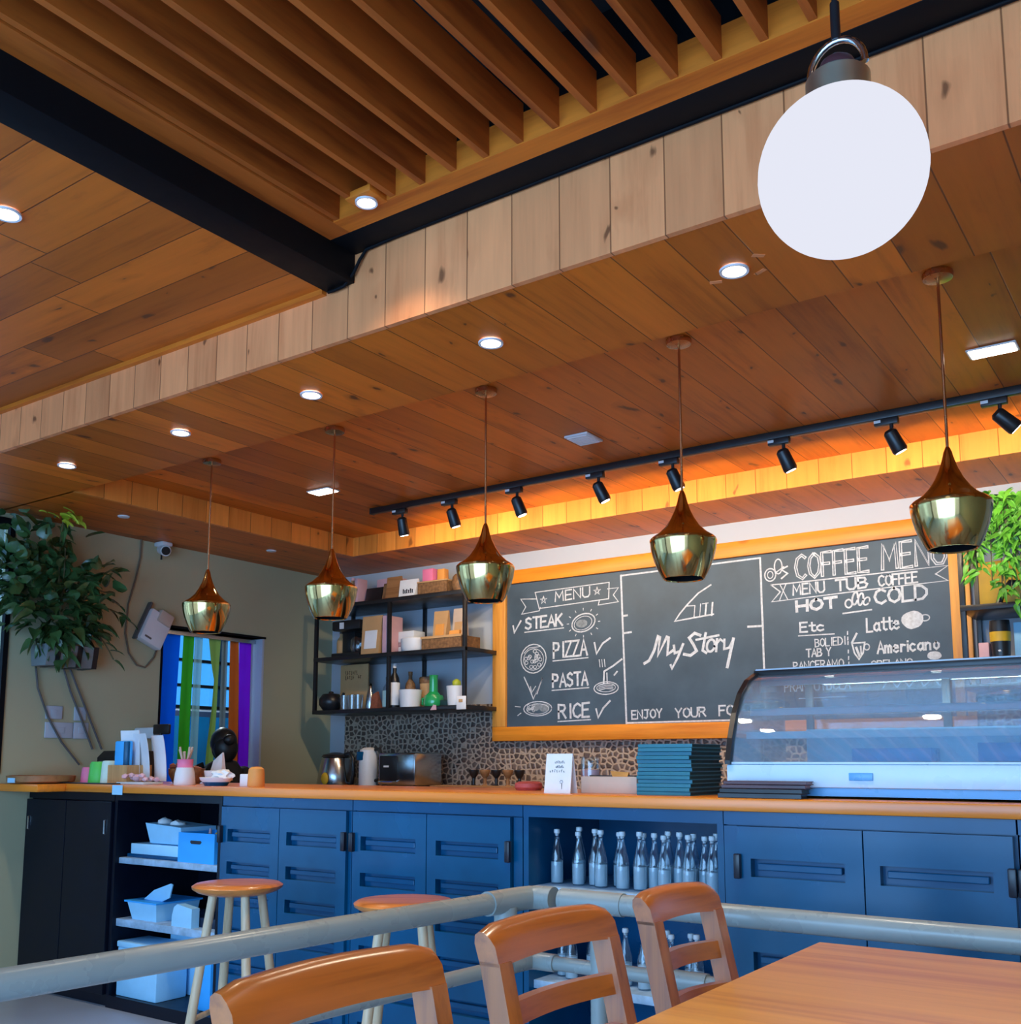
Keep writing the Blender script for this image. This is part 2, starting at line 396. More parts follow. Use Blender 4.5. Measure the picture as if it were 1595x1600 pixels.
def thing(name, label, cat, loc=(0, 0, 0), rotz=0.0, group=None):
    o = bpy.data.objects.new(name, None); COL.objects.link(o); o.empty_display_size = 0.05
    o.location = loc; o.rotation_euler = (0, 0, rotz)
    o['label'] = label; o['category'] = cat
    if group: o['group'] = group
    return o
def tag(o, label, cat, group=None):
    o['label'] = label; o['category'] = cat
    if group: o['group'] = group
    return o
def struct(o): o['kind'] = 'structure'; return o
def dup(root, loc, rotz=None, label=None):
    r = root.copy(); COL.objects.link(r); r.location = loc
    if rotz is not None: r.rotation_euler = (0, 0, rotz)
    if label: r['label'] = label
    for ch in list(root.children):
        c = ch.copy(); COL.objects.link(c); c.parent = r
        for gch in list(ch.children):
            d = gch.copy(); COL.objects.link(d); d.parent = c
    return r
def B(x0, x1, y0, y1, z0, z1, bev=0.0): return MB().box(x0, x1, y0, y1, z0, z1, bev)

# ------------------------------------------------------------------ room shell
XL, YB, ZS, ZT = -5.5, 5.5, 2.60, 2.725        # left wall, back wall, soffit and tray heights
YF = 2.306                                      # face of the dropped soffit
struct(B(-8.6, 3.2, -2.0, 8.4, -0.1, 0.0).build('floor', M['floor']))
struct(B(-1.80, 3.0, -1.85, 2.46, 0.0, 0.11, 0.004).build('trim_1', M['floor']))          # raised dining platform
# left wall with a window and a doorway
wl = MB()
wl.box(XL - .15, XL, -2.0, 2.98, 2.55, 3.3).box(XL - .15, XL, -2.0, -1.8, 0, 2.55).box(XL - .15, XL, 1.95, 2.98, 0, 1.16).box(XL - .15, XL, -1.8, 1.95, 0, .25)
wl.box(XL - .15, XL, 2.98, 4.0, 0, 3.3).box(XL - .15, XL, 4.0, 4.83, 2.072, 3.3).box(XL - .15, XL, 4.83, YB + .15, 0, 3.3)
struct(wl.build('wall_left', M['wall'], smooth=False))
struct(B(XL - .15, 3.15, YB, YB + .15, 0, 3.3).build('wall_back', M['wallback']))
struct(B(3.0, 3.15, -2.0, YB, 0, 3.3).build('wall_right', M['wall']))
wf = MB(); wf.box(XL - .15, 3.15, -2.0, -1.88, 2.75, 3.3).box(XL - .15, -5.25, -2.0, -1.88, 0, 2.75).box(2.95, 3.15, -2.0, -1.88, 0, 2.75)
struct(wf.build('wall_front', M['wall'], smooth=False))
# big glazed front (frame only: the doors stand folded open)
w3 = MB()
for x in (-5.22, -2.75, -.3, 1.3, 2.92): w3.box(x - .03, x + .03, -1.96, -1.90, 0, 2.75)
w3.box(-5.25, 2.95, -1.96, -1.90, 2.69, 2.75)
struct(w3.build('window_3', M['blacksteel'], smooth=False))
# side window near the plant
w1 = MB(); w1.box(XL - .02, XL + .012, 2.962, 2.99, 1.15, 2.57).box(XL - .02, XL + .012, 1.93, 1.97, .24, 2.57).box(XL - .02, XL + .012, -1.82, -1.78, .24, 2.57).box(XL - .02, XL + .012, .05, .09, .24, 2.57)
w1.box(XL - .02, XL + .012, 1.97, 2.975, 1.15, 1.19).box(XL - .02, XL + .012, -1.8, 2.975, 2.53, 2.57).box(XL - .02, XL + .012, -1.8, 1.95, .24, .28)
w1o = struct(w1.build('window_1', M['blacksteel'], smooth=False))
B(XL - .06, XL - .05, 1.97, 2.965, 1.19, 2.53).build('window_pane', M['glass'], w1o); B(XL - .06, XL - .05, -1.78, 1.93, .28, 2.53).build('window_pane', M['glass'], w1o)
# mosaic on the back wall
struct(B(-5.34, -0.2, YB - .012, YB, 1.0, 1.60).build('trim_2', M['mosaic']))
# ceilings
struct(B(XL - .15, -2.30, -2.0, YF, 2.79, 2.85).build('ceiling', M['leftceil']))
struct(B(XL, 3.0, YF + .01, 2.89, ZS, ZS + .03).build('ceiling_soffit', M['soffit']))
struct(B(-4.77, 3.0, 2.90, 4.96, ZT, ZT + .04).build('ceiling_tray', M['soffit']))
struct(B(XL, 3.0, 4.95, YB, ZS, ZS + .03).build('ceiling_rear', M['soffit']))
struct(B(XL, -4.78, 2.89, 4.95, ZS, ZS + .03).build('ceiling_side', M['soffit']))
struct(B(-2.4, 3.2, -2.0, YF + .02, 3.22, 3.3).build('ceiling_dark', M['void']))
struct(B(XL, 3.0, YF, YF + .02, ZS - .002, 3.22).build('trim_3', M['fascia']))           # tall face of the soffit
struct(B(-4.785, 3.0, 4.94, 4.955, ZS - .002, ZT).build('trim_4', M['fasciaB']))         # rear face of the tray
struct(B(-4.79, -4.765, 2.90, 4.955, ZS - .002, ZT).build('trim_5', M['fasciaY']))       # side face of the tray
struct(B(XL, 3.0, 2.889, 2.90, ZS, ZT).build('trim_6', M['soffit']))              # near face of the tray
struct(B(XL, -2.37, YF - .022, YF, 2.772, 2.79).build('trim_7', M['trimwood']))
# black steel beams
struct(B(-2.365, -2.24, -1.88, YF, 2.78, 3.22, .004).build('trim_8', M['blacksteel']))
struct(B(-2.24, 3.0, 2.19, YF, 2.878, 3.22, .004).build('trim_9', M['blacksteel']))

# slatted panel
sp = thing('slatted_ceiling_panel', 'slatted wooden ceiling panel with a dark void above, framed by the black steel beams', 'ceiling panel', (-2.24, -1.88, 2.88))
B(0, .085, 0, 4.07, 0, .09).build('frame_board', M['slat'], sp)
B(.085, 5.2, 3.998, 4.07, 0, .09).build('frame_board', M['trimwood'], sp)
for i in range(44):
    x = .085 + .006 + .1148 * i
    B(x, x + .02, 0, 3.998, .004, .115).build('slat', M['slat'], sp)
dl0 = thing('downlight', 'small round downlight on a square plate in the corner of the slatted panel', 'downlight', (-1.985, 2.085, 2.88), 0, 'recessed ceiling lights')
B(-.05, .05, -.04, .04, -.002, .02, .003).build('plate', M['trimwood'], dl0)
def dl_parts(t, r=.042, sx=1.0):
    MB().lathe([(r, -.004), (r * .98, -.010), (r * .80, -.009), (r * .78, -.002), (r, -.004)]).build('trim_ring', M['white'], t)
    MB().lathe([(0, -.006), (r * .79, -.005), (r * .79, -.001), (0, -.001)]).build('lens', M['lamp'], t)
dl_parts(dl0, .034)
SPOTS = []
def dspot(t, e=16, col=(1.0, .84, .62), size=1.9):
    return lamp('bulb_light', 'SPOT', (0, 0, -.02), e, col, t, spot_size=size, spot_blend=.7, shadow_soft_size=.035)
dspot(dl0, 9)
for (x, y, z, lab) in [(-1.042, 2.59, ZS, 'round downlight in the soffit beside the big white globe, scuffed boards around it'),
                       (-1.90, 2.60, ZS, 'round downlight in the soffit nearest above the third brass pendant'),
                       (-2.741, 2.60, ZS, 'round downlight in the soffit above the second brass pendant from the plant'),
                       (-3.519, 2.60, ZS, 'round downlight in the soffit, second along from the leafy wall plant'),
                       (-4.36, 2.60, ZS, 'round downlight in the soffit closest to the leafy wall plant'),
                       (-2.769, 1.421, 2.79, 'round downlight in the upper plank ceiling, cut by the left edge of the photo')]:
    t = thing('downlight', lab, 'downlight', (x, y, z), 0, 'recessed ceiling lights'); dl_parts(t); dspot(t, 20)
    if 'scuffed' in lab:
        for (px, py, w, h, a) in ((-.075, .045, .035, .016, 20), (.055, .058, .04, .014, -25), (.085, -.035, .034, .016, 40)):
            MB().box(px - w / 2, px + w / 2, py - h / 2, py + h / 2, -.0012, 0, 0, 2, Matrix.Rotation(R(a), 3, 'Z')).build('filler_patch', M['fascia'], t)
for (x, y, lab) in [(.30, 1.25, 'round downlight added out of view among the slats to brighten the dining table'), (1.0, .5, 'round downlight added out of view among the slats, far right of the table')]:  # extra lamps out of view, added to brighten the table
    t = thing('downlight', lab, 'downlight', (x, y, 2.882), 0, 'recessed ceiling lights'); dl_parts(t); dspot(t, 55, (1.0, .80, .58), 2.2)
for (x, y, lab) in [(-.60, 3.95, 'rectangular lit panel light in the tray ceiling at the right of the photo'), (-4.045, 3.947, 'lit panel light in the tray ceiling behind the second brass pendant')]:
    t = thing('downlight', lab, 'downlight', (x, y, ZT), 0, 'recessed ceiling lights')
    B(-.085, .085, -.05, .05, -.008, -.001, .004).build('trim_ring', M['white'], t)
    B(-.077, .077, -.042, .042, -.012, -.002, .004).build('lens', M['lamp'], t); dspot(t, 20)
for (x, y, lab) in [(-5.03, 3.36, 'small unlit white ceiling spot near the security camera'), (-5.07, 4.49, 'small unlit white ceiling spot in the side soffit, deep in the corner'), ]:
    t = thing('ceiling_spot', lab, 'ceiling light', (x, y, ZS), 0, 'unlit ceiling spots')
    MB().lathe([(0, -.009), (.03, -.008), (.034, -.002), (0, -.001)]).build('lens', M['white'], t)
v = thing('ceiling_vent', 'square white grille in the tray ceiling planks', 'vent', (-2.365, 3.975, ZT))
B(-.062, .062, -.075, .075, -.012, -.001, .003).build('frame', M['white'], v)
mb = MB()
for k in range(9): mb.box(-.052, .052, -.062 + .0145 * k, -.055 + .0145 * k, -.0165, -.011)
mb.build('grille', M['white'], v)

# ------------------------------------------------------------------ globe pendant
gp = thing('globe_pendant', 'large lit white globe lamp hung close to the camera', 'lamp', (-.508, 1.80, 2.305))
RG = .1525
MB().lathe([(0.055, .1435)] + [(RG * math.cos(R(a)), RG * math.sin(R(a))) for a in range(66, -91, -6)], n=56).build('glass_globe', M['globe'], gp)
MB().lathe([(0, .125), (.058, .125), (.059, .138), (.059, .186), (.055, .190), (0, .190)], n=40).build('collar', M['nickel'], gp)
MB().tube([(.052 * math.cos(R(a)), 0, .205 + .062 * math.sin(R(a))) for a in range(180, -1, -12)], .0065, 12).build('handle_loop', M['chrome'], gp)
MB().lathe([(0, .23), (.012, .236), (.03, .222), (.038, .205), (.038, .188), (0, .188)], n=28).build('socket', M['maroon'], gp)
MB().cyl((0, 0, .264), (0, 0, .92), .0055, n=10).build('cord', M['black'], gp)
MB().cyl((0, 0, .268), (0, 0, .345), .009, n=10).build('hanger', M['black'], gp)

# ------------------------------------------------------------------ brass pendants
YP = 3.21
def make_pendant(label):
    t = thing('brass_pendant', label, 'pendant lamp', (0, YP, ZT), 0, 'brass pendants over the counter')
    MB().lathe([(0, 0), (.044, 0), (.046, -.006), (.044, -.02), (.012, -.024), (0, -.024)]).build('canopy', M['copper'], t)
    MB().cyl((0, 0, -.02), (0, 0, -.575), .0045, n=10).build('rod', M['copper'], t)
    k = MB().lathe([(.006, -.56), (.012, -.575), (.018, -.60), (.028, -.63), (.042, -.66), (.062, -.69), (.086, -.713), (.108, -.727), (.116, -.735),
                    (.117, -.742), (.1155, -.752), (.112, -.775), (.104, -.805), (.093, -.835), (.080, -.862), (.072, -.875), (.069, -.876), (.066, -.872)], n=48)
    k.build('shade', M['brass'], t, ang=30)
    MB().lathe([(.066, -.872), (.086, -.83), (.10, -.79), (.108, -.75), (.06, -.70), (.02, -.63), (0, -.60)], n=36).build('shade_lining', M['black'], t)
    MB().lathe([(0, -.83), (.02, -.825), (.026, -.80), (.02, -.77), (.013, -.75), (.013, -.70), (0, -.70)], n=16).build('bulb', M['greypot'], t)
    return t
pend = make_pendant('brass pendant lamp in front of the coloured strip curtain')
pend.location.x = -4.082
for x, lab in [(-3.225, 'brass pendant lamp beside the left end of the wall shelves'), (-2.37, 'brass pendant lamp at the left edge of the chalkboard'),
               (-1.509, 'brass pendant lamp hanging over the middle panel of the chalkboard'), (-.629, 'brass pendant lamp nearest the camera, over the coffee menu')]:
    dup(pend, (x, YP, ZT), None, lab)

# ------------------------------------------------------------------ track lights
tr = thing('light_track', 'long black ceiling track carrying spot heads', 'track', (-4.10, 4.415, ZT))
B(0, 4.5, -.017, .017, -.035, 0, .003).build('rail', M['black'], tr)
B(-.012, 0, -.019, .019, -.037, 0, .002).build('end_cap', M['black'], tr)
def make_head(aim):
    t = thing('track_spotlight', 'x', 'spotlight', (0, 4.415, ZT - .035), 0, 'spotlights on the ceiling track')
    B(-.05, .05, -.016, .016, -.028, 0, .003).build('adapter', M['black'], t)
    B(-.05, -.02, -.0165, .0165, -.018, -.004, .002).build('lever', M['white'], t)
    MB().cyl((.02, 0, -.028), (.02, 0, -.062), .008, n=10).build('arm', M['black'], t)
    a = Vector(aim).normalized(); c = Vector((.018, 0, -.075))
    b = MB().tube([c - a * .024, c - a * .012, c + a * .074, c + a * .084], [.018, .029, .033, .029], 18).build('lamp_head', M['black'], t)
    MB().tube([c + a * .080, c + a * .0855], [.023, .023], 16).build('lens', M['lamp'], b)
    return t, c + a * .11, a
HX = [(-3.885, 'leftmost, just inside the track end'), (-3.515, 'behind the third brass pendant on its left'), (-3.068, 'just right of the third brass pendant rod'), (-2.56, 'above the upper menu banner'),
      (-2.142, 'touching the fourth brass pendant rod'), (-1.584, 'right of the fourth brass pendant'), (-1.105, 'left of the nearest brass pendant rod'), (-.677, 'right of the nearest brass pendant, tilted flattest')]
aims = [(.02, .25, -1), (.18, .28, -1), (.30, .25, -1), (.38, .3, -1), (.34, .28, -1), (.33, .3, -1), (.42, .3, -1), (.75, .35, -.8)]
for (x, lab), aim in zip(HX, aims):
    t, tip, a = make_head(aim); t.location.x = x; t['label'] = 'black track spotlight, ' + lab
    sp_ = lamp('bulb_light', 'SPOT', tip, 14, (1.0, .78, .52), t, spot_size=2.75, spot_blend=.6, shadow_soft_size=.03)
    sp_.rotation_euler = Vector((a.x * .3, .80, -.45)).to_track_quat('-Z', 'Y').to_euler()

# ------------------------------------------------------------------ chalkboard
YBD = 5.455
cb = thing('menu_chalkboard', 'wide chalkboard menu in an orange pine frame on the back wall', 'chalkboard', (-2.5, YBD, 1.35))
def bx(x): return x + 2.5
def bz(z): return z - 1.35
B(bx(-3.86), bx(-1.08), .012, .03, bz(1.43), bz(2.40)).build('slate', M['board'], cb)
B(bx(-3.96), bx(-1.0), -.012, .03, bz(1.35), bz(1.442), .004).build('frame_rail', M['boardframe'], cb)
B(bx(-3.96), bx(-1.0), -.012, .03, bz(2.385), bz(2.475), .004).build('frame_rail', M['boardframe'], cb)
B(bx(-3.96), bx(-3.855), -.011, .03, bz(1.442), bz(2.385), .004).build('frame_stile', M['boardframeZ'], cb)
B(bx(-1.095), bx(-1.05), -.011, .03, bz(1.442), bz(2.385), .003).build('frame_stile', M['boardframeZ'], cb)
B(bx(-1.04), bx(-1.0), -.009, .03, bz(1.442), bz(2.385), .003).build('frame_stile', M['boardframeZ'], cb)
GL = {
 'A': [[(0, 0), (.3, 1), (.6, 0)], [(.12, .36), (.48, .36)]], 'B': [[(0, 0), (0, 1), (.4, .95), (.48, .76), (.38, .55), (0, .52)], [(.38, .55), (.56, .32), (.45, .05), (0, 0)]],
 'C': [[(.55, .85), (.35, 1), (.1, .85), (0, .5), (.1, .15), (.35, 0), (.55, .15)]], 'D': [[(0, 0), (0, 1), (.35, .95), (.57, .65), (.57, .35), (.35, .05), (0, 0)]],
 'E': [[(.5, 1), (0, 1), (0, 0), (.5, 0)], [(0, .52), (.42, .52)]], 'F': [[(.5, 1), (0, 1), (0, 0)], [(0, .52), (.4, .52)]],
 'H': [[(0, 0), (0, 1)], [(.55, 0), (.55, 1)], [(0, .5), (.55, .5)]], 'I': [[(.2, 0), (.2, 1)]], 'J': [[(.1, 1), (.55, 1)], [(.4, 1), (.4, .2), (.25, 0), (.05, .12)]],
 'K': [[(0, 0), (0, 1)], [(.5, 1), (0, .45)], [(.15, .58), (.55, 0)]], 'L': [[(0, 1), (0, 0), (.5, 0)]], 'M': [[(0, 0), (.05, 1), (.33, .35), (.62, 1), (.67, 0)]],
 'N': [[(0, 0), (0, 1), (.55, 0), (.55, 1)]], 'O': [[(.3, 1), (.07, .82), (0, .5), (.07, .18), (.3, 0), (.53, .18), (.6, .5), (.53, .82), (.3, 1)]],
 'P': [[(0, 0), (0, 1), (.42, .95), (.52, .74), (.42, .52), (0, .46)]], 'R': [[(0, 0), (0, 1), (.42, .95), (.5, .75), (.4, .54), (0, .5)], [(.25, .5), (.55, 0)]],
 'S': [[(.5, .86), (.3, 1), (.07, .86), (.07, .64), (.48, .4), (.5, .15), (.27, 0), (.02, .14)]], 'T': [[(0, 1), (.6, 1)], [(.3, 1), (.3, 0)]],
 'U': [[(0, 1), (0, .22), (.15, 0), (.42, 0), (.56, .22), (.56, 1)]], 'Y': [[(0, 1), (.28, .5), (.56, 1)], [(.28, .5), (.28, 0)]], 'Z': [[(.02, 1), (.56, 1), (0, 0), (.58, 0)]],
 'a': [[(.48, .5), (.25, .6), (.04, .42), (.04, .15), (.25, 0), (.47, .2)], [(.48, .6), (.47, .1), (.56, 0)]], 'c': [[(.46, .5), (.25, .6), (.04, .42), (.04, .17), (.25, 0), (.48, .1)]],
 'e': [[(.05, .33), (.46, .36), (.4, .55), (.22, .6), (.04, .4), (.06, .12), (.28, 0), (.48, .1)]], 'i': [[(.15, .58), (.15, 0)], [(.15, .8), (.15, .85)]],
 'l': [[(.15, 1), (.15, 0)]], 'm': [[(0, .6), (0, 0)], [(0, .42), (.16, .6), (.28, .5), (.28, 0)], [(.28, .42), (.44, .6), (.56, .5), (.56, 0)]],
 'n': [[(0, .6), (0, 0)], [(0, .4), (.22, .6), (.42, .48), (.42, 0)]], 'o': [[(.25, .6), (.04, .42), (.04, .16), (.25, 0), (.46, .16), (.46, .42), (.25, .6)]],
 'r': [[(.03, .6), (.03, 0)], [(.03, .38), (.2, .58), (.4, .54)]], 't': [[(.2, .92), (.2, .1), (.34, 0), (.44, .06)], [(0, .62), (.42, .62)]],
 'y': [[(.02, .6), (.22, .08)], [(.48, .6), (.16, -.3), (.0, -.36)]], 's': [[(.4, .5), (.2, .6), (.04, .46), (.38, .2), (.2, 0), (.02, .1)]], '!': [[(.1, 1), (.1, .3)], [(.1, .1), (.1, 0)]],
 'd': [[(.46, .45), (.25, .6), (.04, .42), (.04, .15), (.25, 0), (.46, .18)], [(.47, 1), (.47, 0)]], 'g': [[(.46, .45), (.25, .6), (.04, .42), (.04, .15), (.25, 0), (.46, .2)], [(.47, .6), (.45, -.2), (.2, -.35), (.02, -.25)]],
}
GW = {'I': .4, 'i': .32, 'l': .32, 'M': .85, 'm': .74, '!': .3, 't': .52, 'r': .5, 'E': .66, 'L': .64, 'F': .62}
class Chalk:
    """chalk strokes on the slate, drawn as thin raised ribbons in the board's own plane"""
    def __init__(s): s.mb = MB(); s.lay = 0.0118
    def stroke(s, pts, w, taper=False):
        bm = s.mb.bm; n = len(pts); s.lay -= 0.000025
        y0, y1 = s.lay - .0008, .0125
        P = [Vector((p[0], p[1])) for p in pts]
        Lf, Rt = [], []
        for i, p in enumerate(P):
            d0 = (P[i] - P[i - 1]).normalized() if i else None; d1 = (P[i + 1] - P[i]).normalized() if i < n - 1 else None
            if d0 is None: d0 = d1
            if d1 is None: d1 = d0
            n0 = Vector((-d0.y, d0.x)); n1 = Vector((-d1.y, d1.x)); m = (n0 + n1)
            m = n1 if m.length < .3 else m.normalized()
            k = min(1.6, 1 / max(.5, m.dot(n1)))
            ww = w * (1 - .75 * i / (n - 1)) if taper else w
            q = p
            if i == 0: q = p - d1 * w * .4
            if i == n - 1: q = p + d0 * w * .4
            Lf.append(q + m * ww * .5 * k); Rt.append(q - m * ww * .5 * k)
        fr = [[bm.verts.new((a.x, y0, a.y)) for a in L] for L in (Lf, Rt)]
        bk = [[bm.verts.new((a.x, y1, a.y)) for a in L] for L in (Lf, Rt)]
        for i in range(n - 1):
            bm.faces.new((fr[0][i], fr[0][i + 1], fr[1][i + 1], fr[1][i]))
            bm.faces.new((fr[0][i], bk[0][i], bk[0][i + 1], fr[0][i + 1])); bm.faces.new((fr[1][i], fr[1][i + 1], bk[1][i + 1], bk[1][i]))
        bm.faces.new((fr[0][0], fr[1][0], bk[1][0], bk[0][0])); bm.faces.new((fr[0][-1], bk[0][-1], bk[1][-1], fr[1][-1]))
        return s
    def ell(s, x, z, rx, rz, w, a0=0, a1=360, rot=0, n=20):
        c, si = math.cos(R(rot)), math.sin(R(rot)); pts = []
        for i in range(n + 1):
            a = R(a0 + (a1 - a0) * i / n); u, v = rx * math.cos(a), rz * math.sin(a)
            pts.append((x + u * c - v * si, z + u * si + v * c))
        return s.stroke(pts, w)
    def fill(s, x, z, rx, rz, n=18, jit=.06):
        bm = s.mb.bm; s.lay -= .00003
        vs = [bm.verts.new((x + rx * (1 + random.uniform(-jit, jit)) * math.cos(2 * math.pi * i / n), s.lay, z + rz * (1 + random.uniform(-jit, jit)) * math.sin(2 * math.pi * i / n))) for i in range(n)]
        c = bm.verts.new((x, s.lay - .0006, z))
        for i in range(n): bm.faces.new((vs[i], vs[(i + 1) % n], c))
        return s
    def text(s, txt, x0, z0, x1, z1, h, w, slant=0.0, outline=0.0, jit=.012, gap=.12):
        ws = [GW.get(c, .72) if c != ' ' else .45 for c in txt]
        tot = sum(ws) - gap; L = x1 - x0; sc = L / tot; cx = 0
        for c, gw in zip(txt, ws):
            for st in GL.get(c, []):
                pts = []
                for (u, v) in st:
                    px = x0 + (cx + u) * sc + slant * v * h; pz = z0 + (z1 - z0) * ((cx + u) / tot) + v * h
                    pts.append((px + random.uniform(-jit, jit) * h, pz + random.uniform(-jit, jit) * h))
                if outline:
                    P = [Vector(p) for p in pts]
                    for sd in (-1, 1):
                        q = []
                        for i, p in enumerate(P):
                            d = (P[min(i + 1, len(P) - 1)] - P[max(i - 1, 0)]).normalized()
                            q.append((p.x - d.y * sd * outline, p.y + d.x * sd * outline))
                        s.stroke(q, w)
                    for p, d in ((P[0], (P[1] - P[0]).normalized()), (P[-1], (P[-1] - P[-2]).normalized())):
                        s.stroke([(p.x - d.y * outline, p.y + d.x * outline), (p.x + d.y * outline, p.y - d.x * outline)], w)
                else: s.stroke(pts, w)
            cx += gw
        return s
    def done(s, name, mat=None, label=None):
        for v in s.mb.bm.verts: v.co.x += 2.5; v.co.z -= 1.35
        o = s.mb.build(name, mat or M['chalk'], cb, smooth=False)
        if label: o['label'] = label
        return o
# dividing lines
c = Chalk(); c.stroke([(-2.994, 2.36), (-2.985, 2.0), (-2.97, 1.445)], .012).stroke([(-2.994, 2.358), (-2.5, 2.362), (-2.1, 2.366)], .010).stroke([(-2.97, 1.45), (-2.1, 1.452)], .010)
c.stroke([(-2.096, 2.366), (-2.094, 2.0), (-2.092, 1.45)], .011).stroke([(-2.18, 1.978), (-2.10, 1.976)], .012).stroke([(-2.985, 2.105), (-2.955, 2.107)], .012).stroke([(-2.98, 1.998), (-2.93, 2.002)], .012); c.done('border_line')
# food menu
c = Chalk()
c.stroke([(-3.631, 2.314), (-3.078, 2.325), (-3.083, 2.222), (-3.60, 2.205), (-3.631, 2.314)], .006)
c.stroke([(-3.62, 2.270), (-3.745, 2.280), (-3.705, 2.225), (-3.738, 2.179), (-3.60, 2.190), (-3.59, 2.212)], .006)
c.stroke([(-3.09, 2.285), (-3.013, 2.285), (-3.05, 2.243), (-3.014, 2.197), (-3.158, 2.189), (-3.15, 2.215)], .006); c.done('banner')
c = Chalk(); c.text('MENU', -3.476, 2.24, -3.215, 2.250, .062, .009)
for (x, z) in ((-3.566, 2.258), (-3.165, 2.278)):
    c.stroke([(x + .026 * math.cos(R(90 + 144 * k)), z + .026 * math.sin(R(90 + 144 * k))) for k in range(6)], .006)
c.done('lettering')
for txt, x0, x1, z, h in (('STEAK', -3.708, -3.42, 2.077, .072), ('PIZZA', -3.49, -3.242, 1.876, .096), ('PASTA', -3.498, -3.238, 1.688, .082), ('RICE', -3.455, -3.228, 1.489, .085)):
    c = Chalk(); c.text(txt, x0, z, x1, z + .006, h, .0135).stroke([(x0 - .006, z - .020), (x1 + .006, z - .013)], .007); c.done('lettering')
c = Chalk()
for pts in ([(-3.806, 2.106), (-3.797, 2.061), (-3.745, 2.135)], [(-3.188, 1.953), (-3.174, 1.884), (-3.13, 1.945), (-3.077, 1.975)], [(-3.181, 1.54), (-3.167, 1.487), (-3.13, 1.545), (-3.083, 1.587)]):
    c = Chalk(); c.stroke(pts, .012); c.done('tick_mark')
c = Chalk(); c.ell(-3.267, 2.086, .086, .056, .008, rot=12).ell(-3.27, 2.084, .066, .042, .004, rot=12)
for k in range(12):
    a = R(30 * k); c.stroke([(-3.267 + .108 * math.cos(a), 2.086 + .08 * math.sin(a)), (-3.267 + .12 * math.cos(a), 2.086 + .092 * math.sin(a))], .005)
c.done('drawing'); c = Chalk(); c.fill(-3.28, 2.082, .042, .026); c.done('drawing', M['chalksoft'])
c = Chalk(); c.ell(-3.646, 1.88, .098, .094, .007).ell(-3.646, 1.875, .078, .07, .004)
for k in range(16):
    a, r_ = random.uniform(0, 6.28), random.uniform(.01, .062); c.ell(-3.646 + r_ * math.cos(a), 1.875 + r_ * .9 * math.sin(a), .013, .011, .004, n=9)
c.stroke([(-3.72, 1.92), (-3.68, 1.952), (-3.60, 1.955)], .004); c.done('drawing')
c = Chalk(); c.ell(-3.109, 1.667, .086, .039, .006).ell(-3.109, 1.67, .066, .026, .004)
for k in range(4): c.stroke([(-3.16, 1.655 + .01 * k), (-3.11, 1.665 + .01 * k), (-3.06, 1.66 + .01 * k)], .004)
c.stroke([(-3.125, 1.70), (-3.121, 1.771), (-3.06, 1.80), (-2.997, 1.839)], .011).stroke([(-3.10, 1.70), (-3.102, 1.76)], .007).stroke([(-3.05, 1.745), (-3.03, 1.765)], .01)
for k in range(3): c.stroke([(-3.15 + .018 * k, 1.80), (-3.155 + .018 * k, 1.845)], .005)
c.done('drawing')
c = Chalk(); c.ell(-3.615, 1.555, .108, .046, .006).ell(-3.615, 1.553, .085, .033, .004).stroke([(-3.719, 1.763), (-3.68, 1.69), (-3.647, 1.618)], .007).stroke([(-3.647, 1.62), (-3.575, 1.755), (-3.62, 1.65)], .006).stroke([(-3.67, 1.70), (-3.66, 1.66), (-3.63, 1.70)], .005)
for k in range(9): c.ell(-3.66 + random.uniform(-.03, .03), 1.56 + random.uniform(-.018, .018), .009, .007, .003, n=8)
c.stroke([(-3.79, 1.575), (-3.75, 1.57)], .005).stroke([(-3.77, 1.515), (-3.745, 1.53)], .005); c.done('drawing')
c = Chalk(); c.fill(-3.63, 1.567, .035, .026).fill(-3.565, 1.562, .042, .026); c.done('drawing', M['chalksoft'])
# cafe name
c = Chalk(); c.stroke([(-2.40, 2.241), (-2.48, 2.20), (-2.55, 2.14), (-2.60, 2.09), (-2.636, 2.045), (-2.55, 2.053), (-2.389, 2.067)], .009).stroke([(-2.56, 2.13), (-2.504, 2.128), (-2.511, 2.06)], .006)
for x in (-2.475, -2.44, -2.40): c.stroke([(x, 2.062), (x + .008, 2.135)], .010 if x > -2.46 else .005)
c.stroke([(-2.455, 2.134), (-2.42, 2.136)], .005); c.done('emblem')
c = Chalk()
c.stroke([(-2.842, 1.805), (-2.81, 1.82), (-2.775, 1.88), (-2.748, 1.962), (-2.735, 1.955), (-2.752, 1.845), (-2.69, 1.955), (-2.678, 1.95), (-2.688, 1.85), (-2.655, 1.87)], .017)
c.stroke([(-2.645, 1.90), (-2.64, 1.855), (-2.605, 1.865), (-2.588, 1.90)], .015).stroke([(-2.585, 1.905), (-2.62, 1.83), (-2.66, 1.765), (-2.668, 1.785)], .015)
c.stroke([(-2.475, 1.95), (-2.51, 1.965), (-2.545, 1.94), (-2.52, 1.90), (-2.50, 1.86), (-2.54, 1.835), (-2.58, 1.845)], .017)
c.stroke([(-2.44, 1.96), (-2.462, 1.86), (-2.44, 1.845)], .015).stroke([(-2.50, 1.925), (-2.36, 1.942)], .013)
c.ell(-2.41, 1.885, .024, .036, .014, rot=-15).stroke([(-2.37, 1.92), (-2.378, 1.85)], .014).stroke([(-2.373, 1.895), (-2.35, 1.918), (-2.335, 1.905)], .012)
c.stroke([(-2.325, 1.915), (-2.328, 1.86), (-2.298, 1.865), (-2.272, 1.91)], .013).stroke([(-2.27, 1.915), (-2.29, 1.84), (-2.312, 1.755)], .018, False)
c.done('lettering', label='brush-script cafe name in chalk')
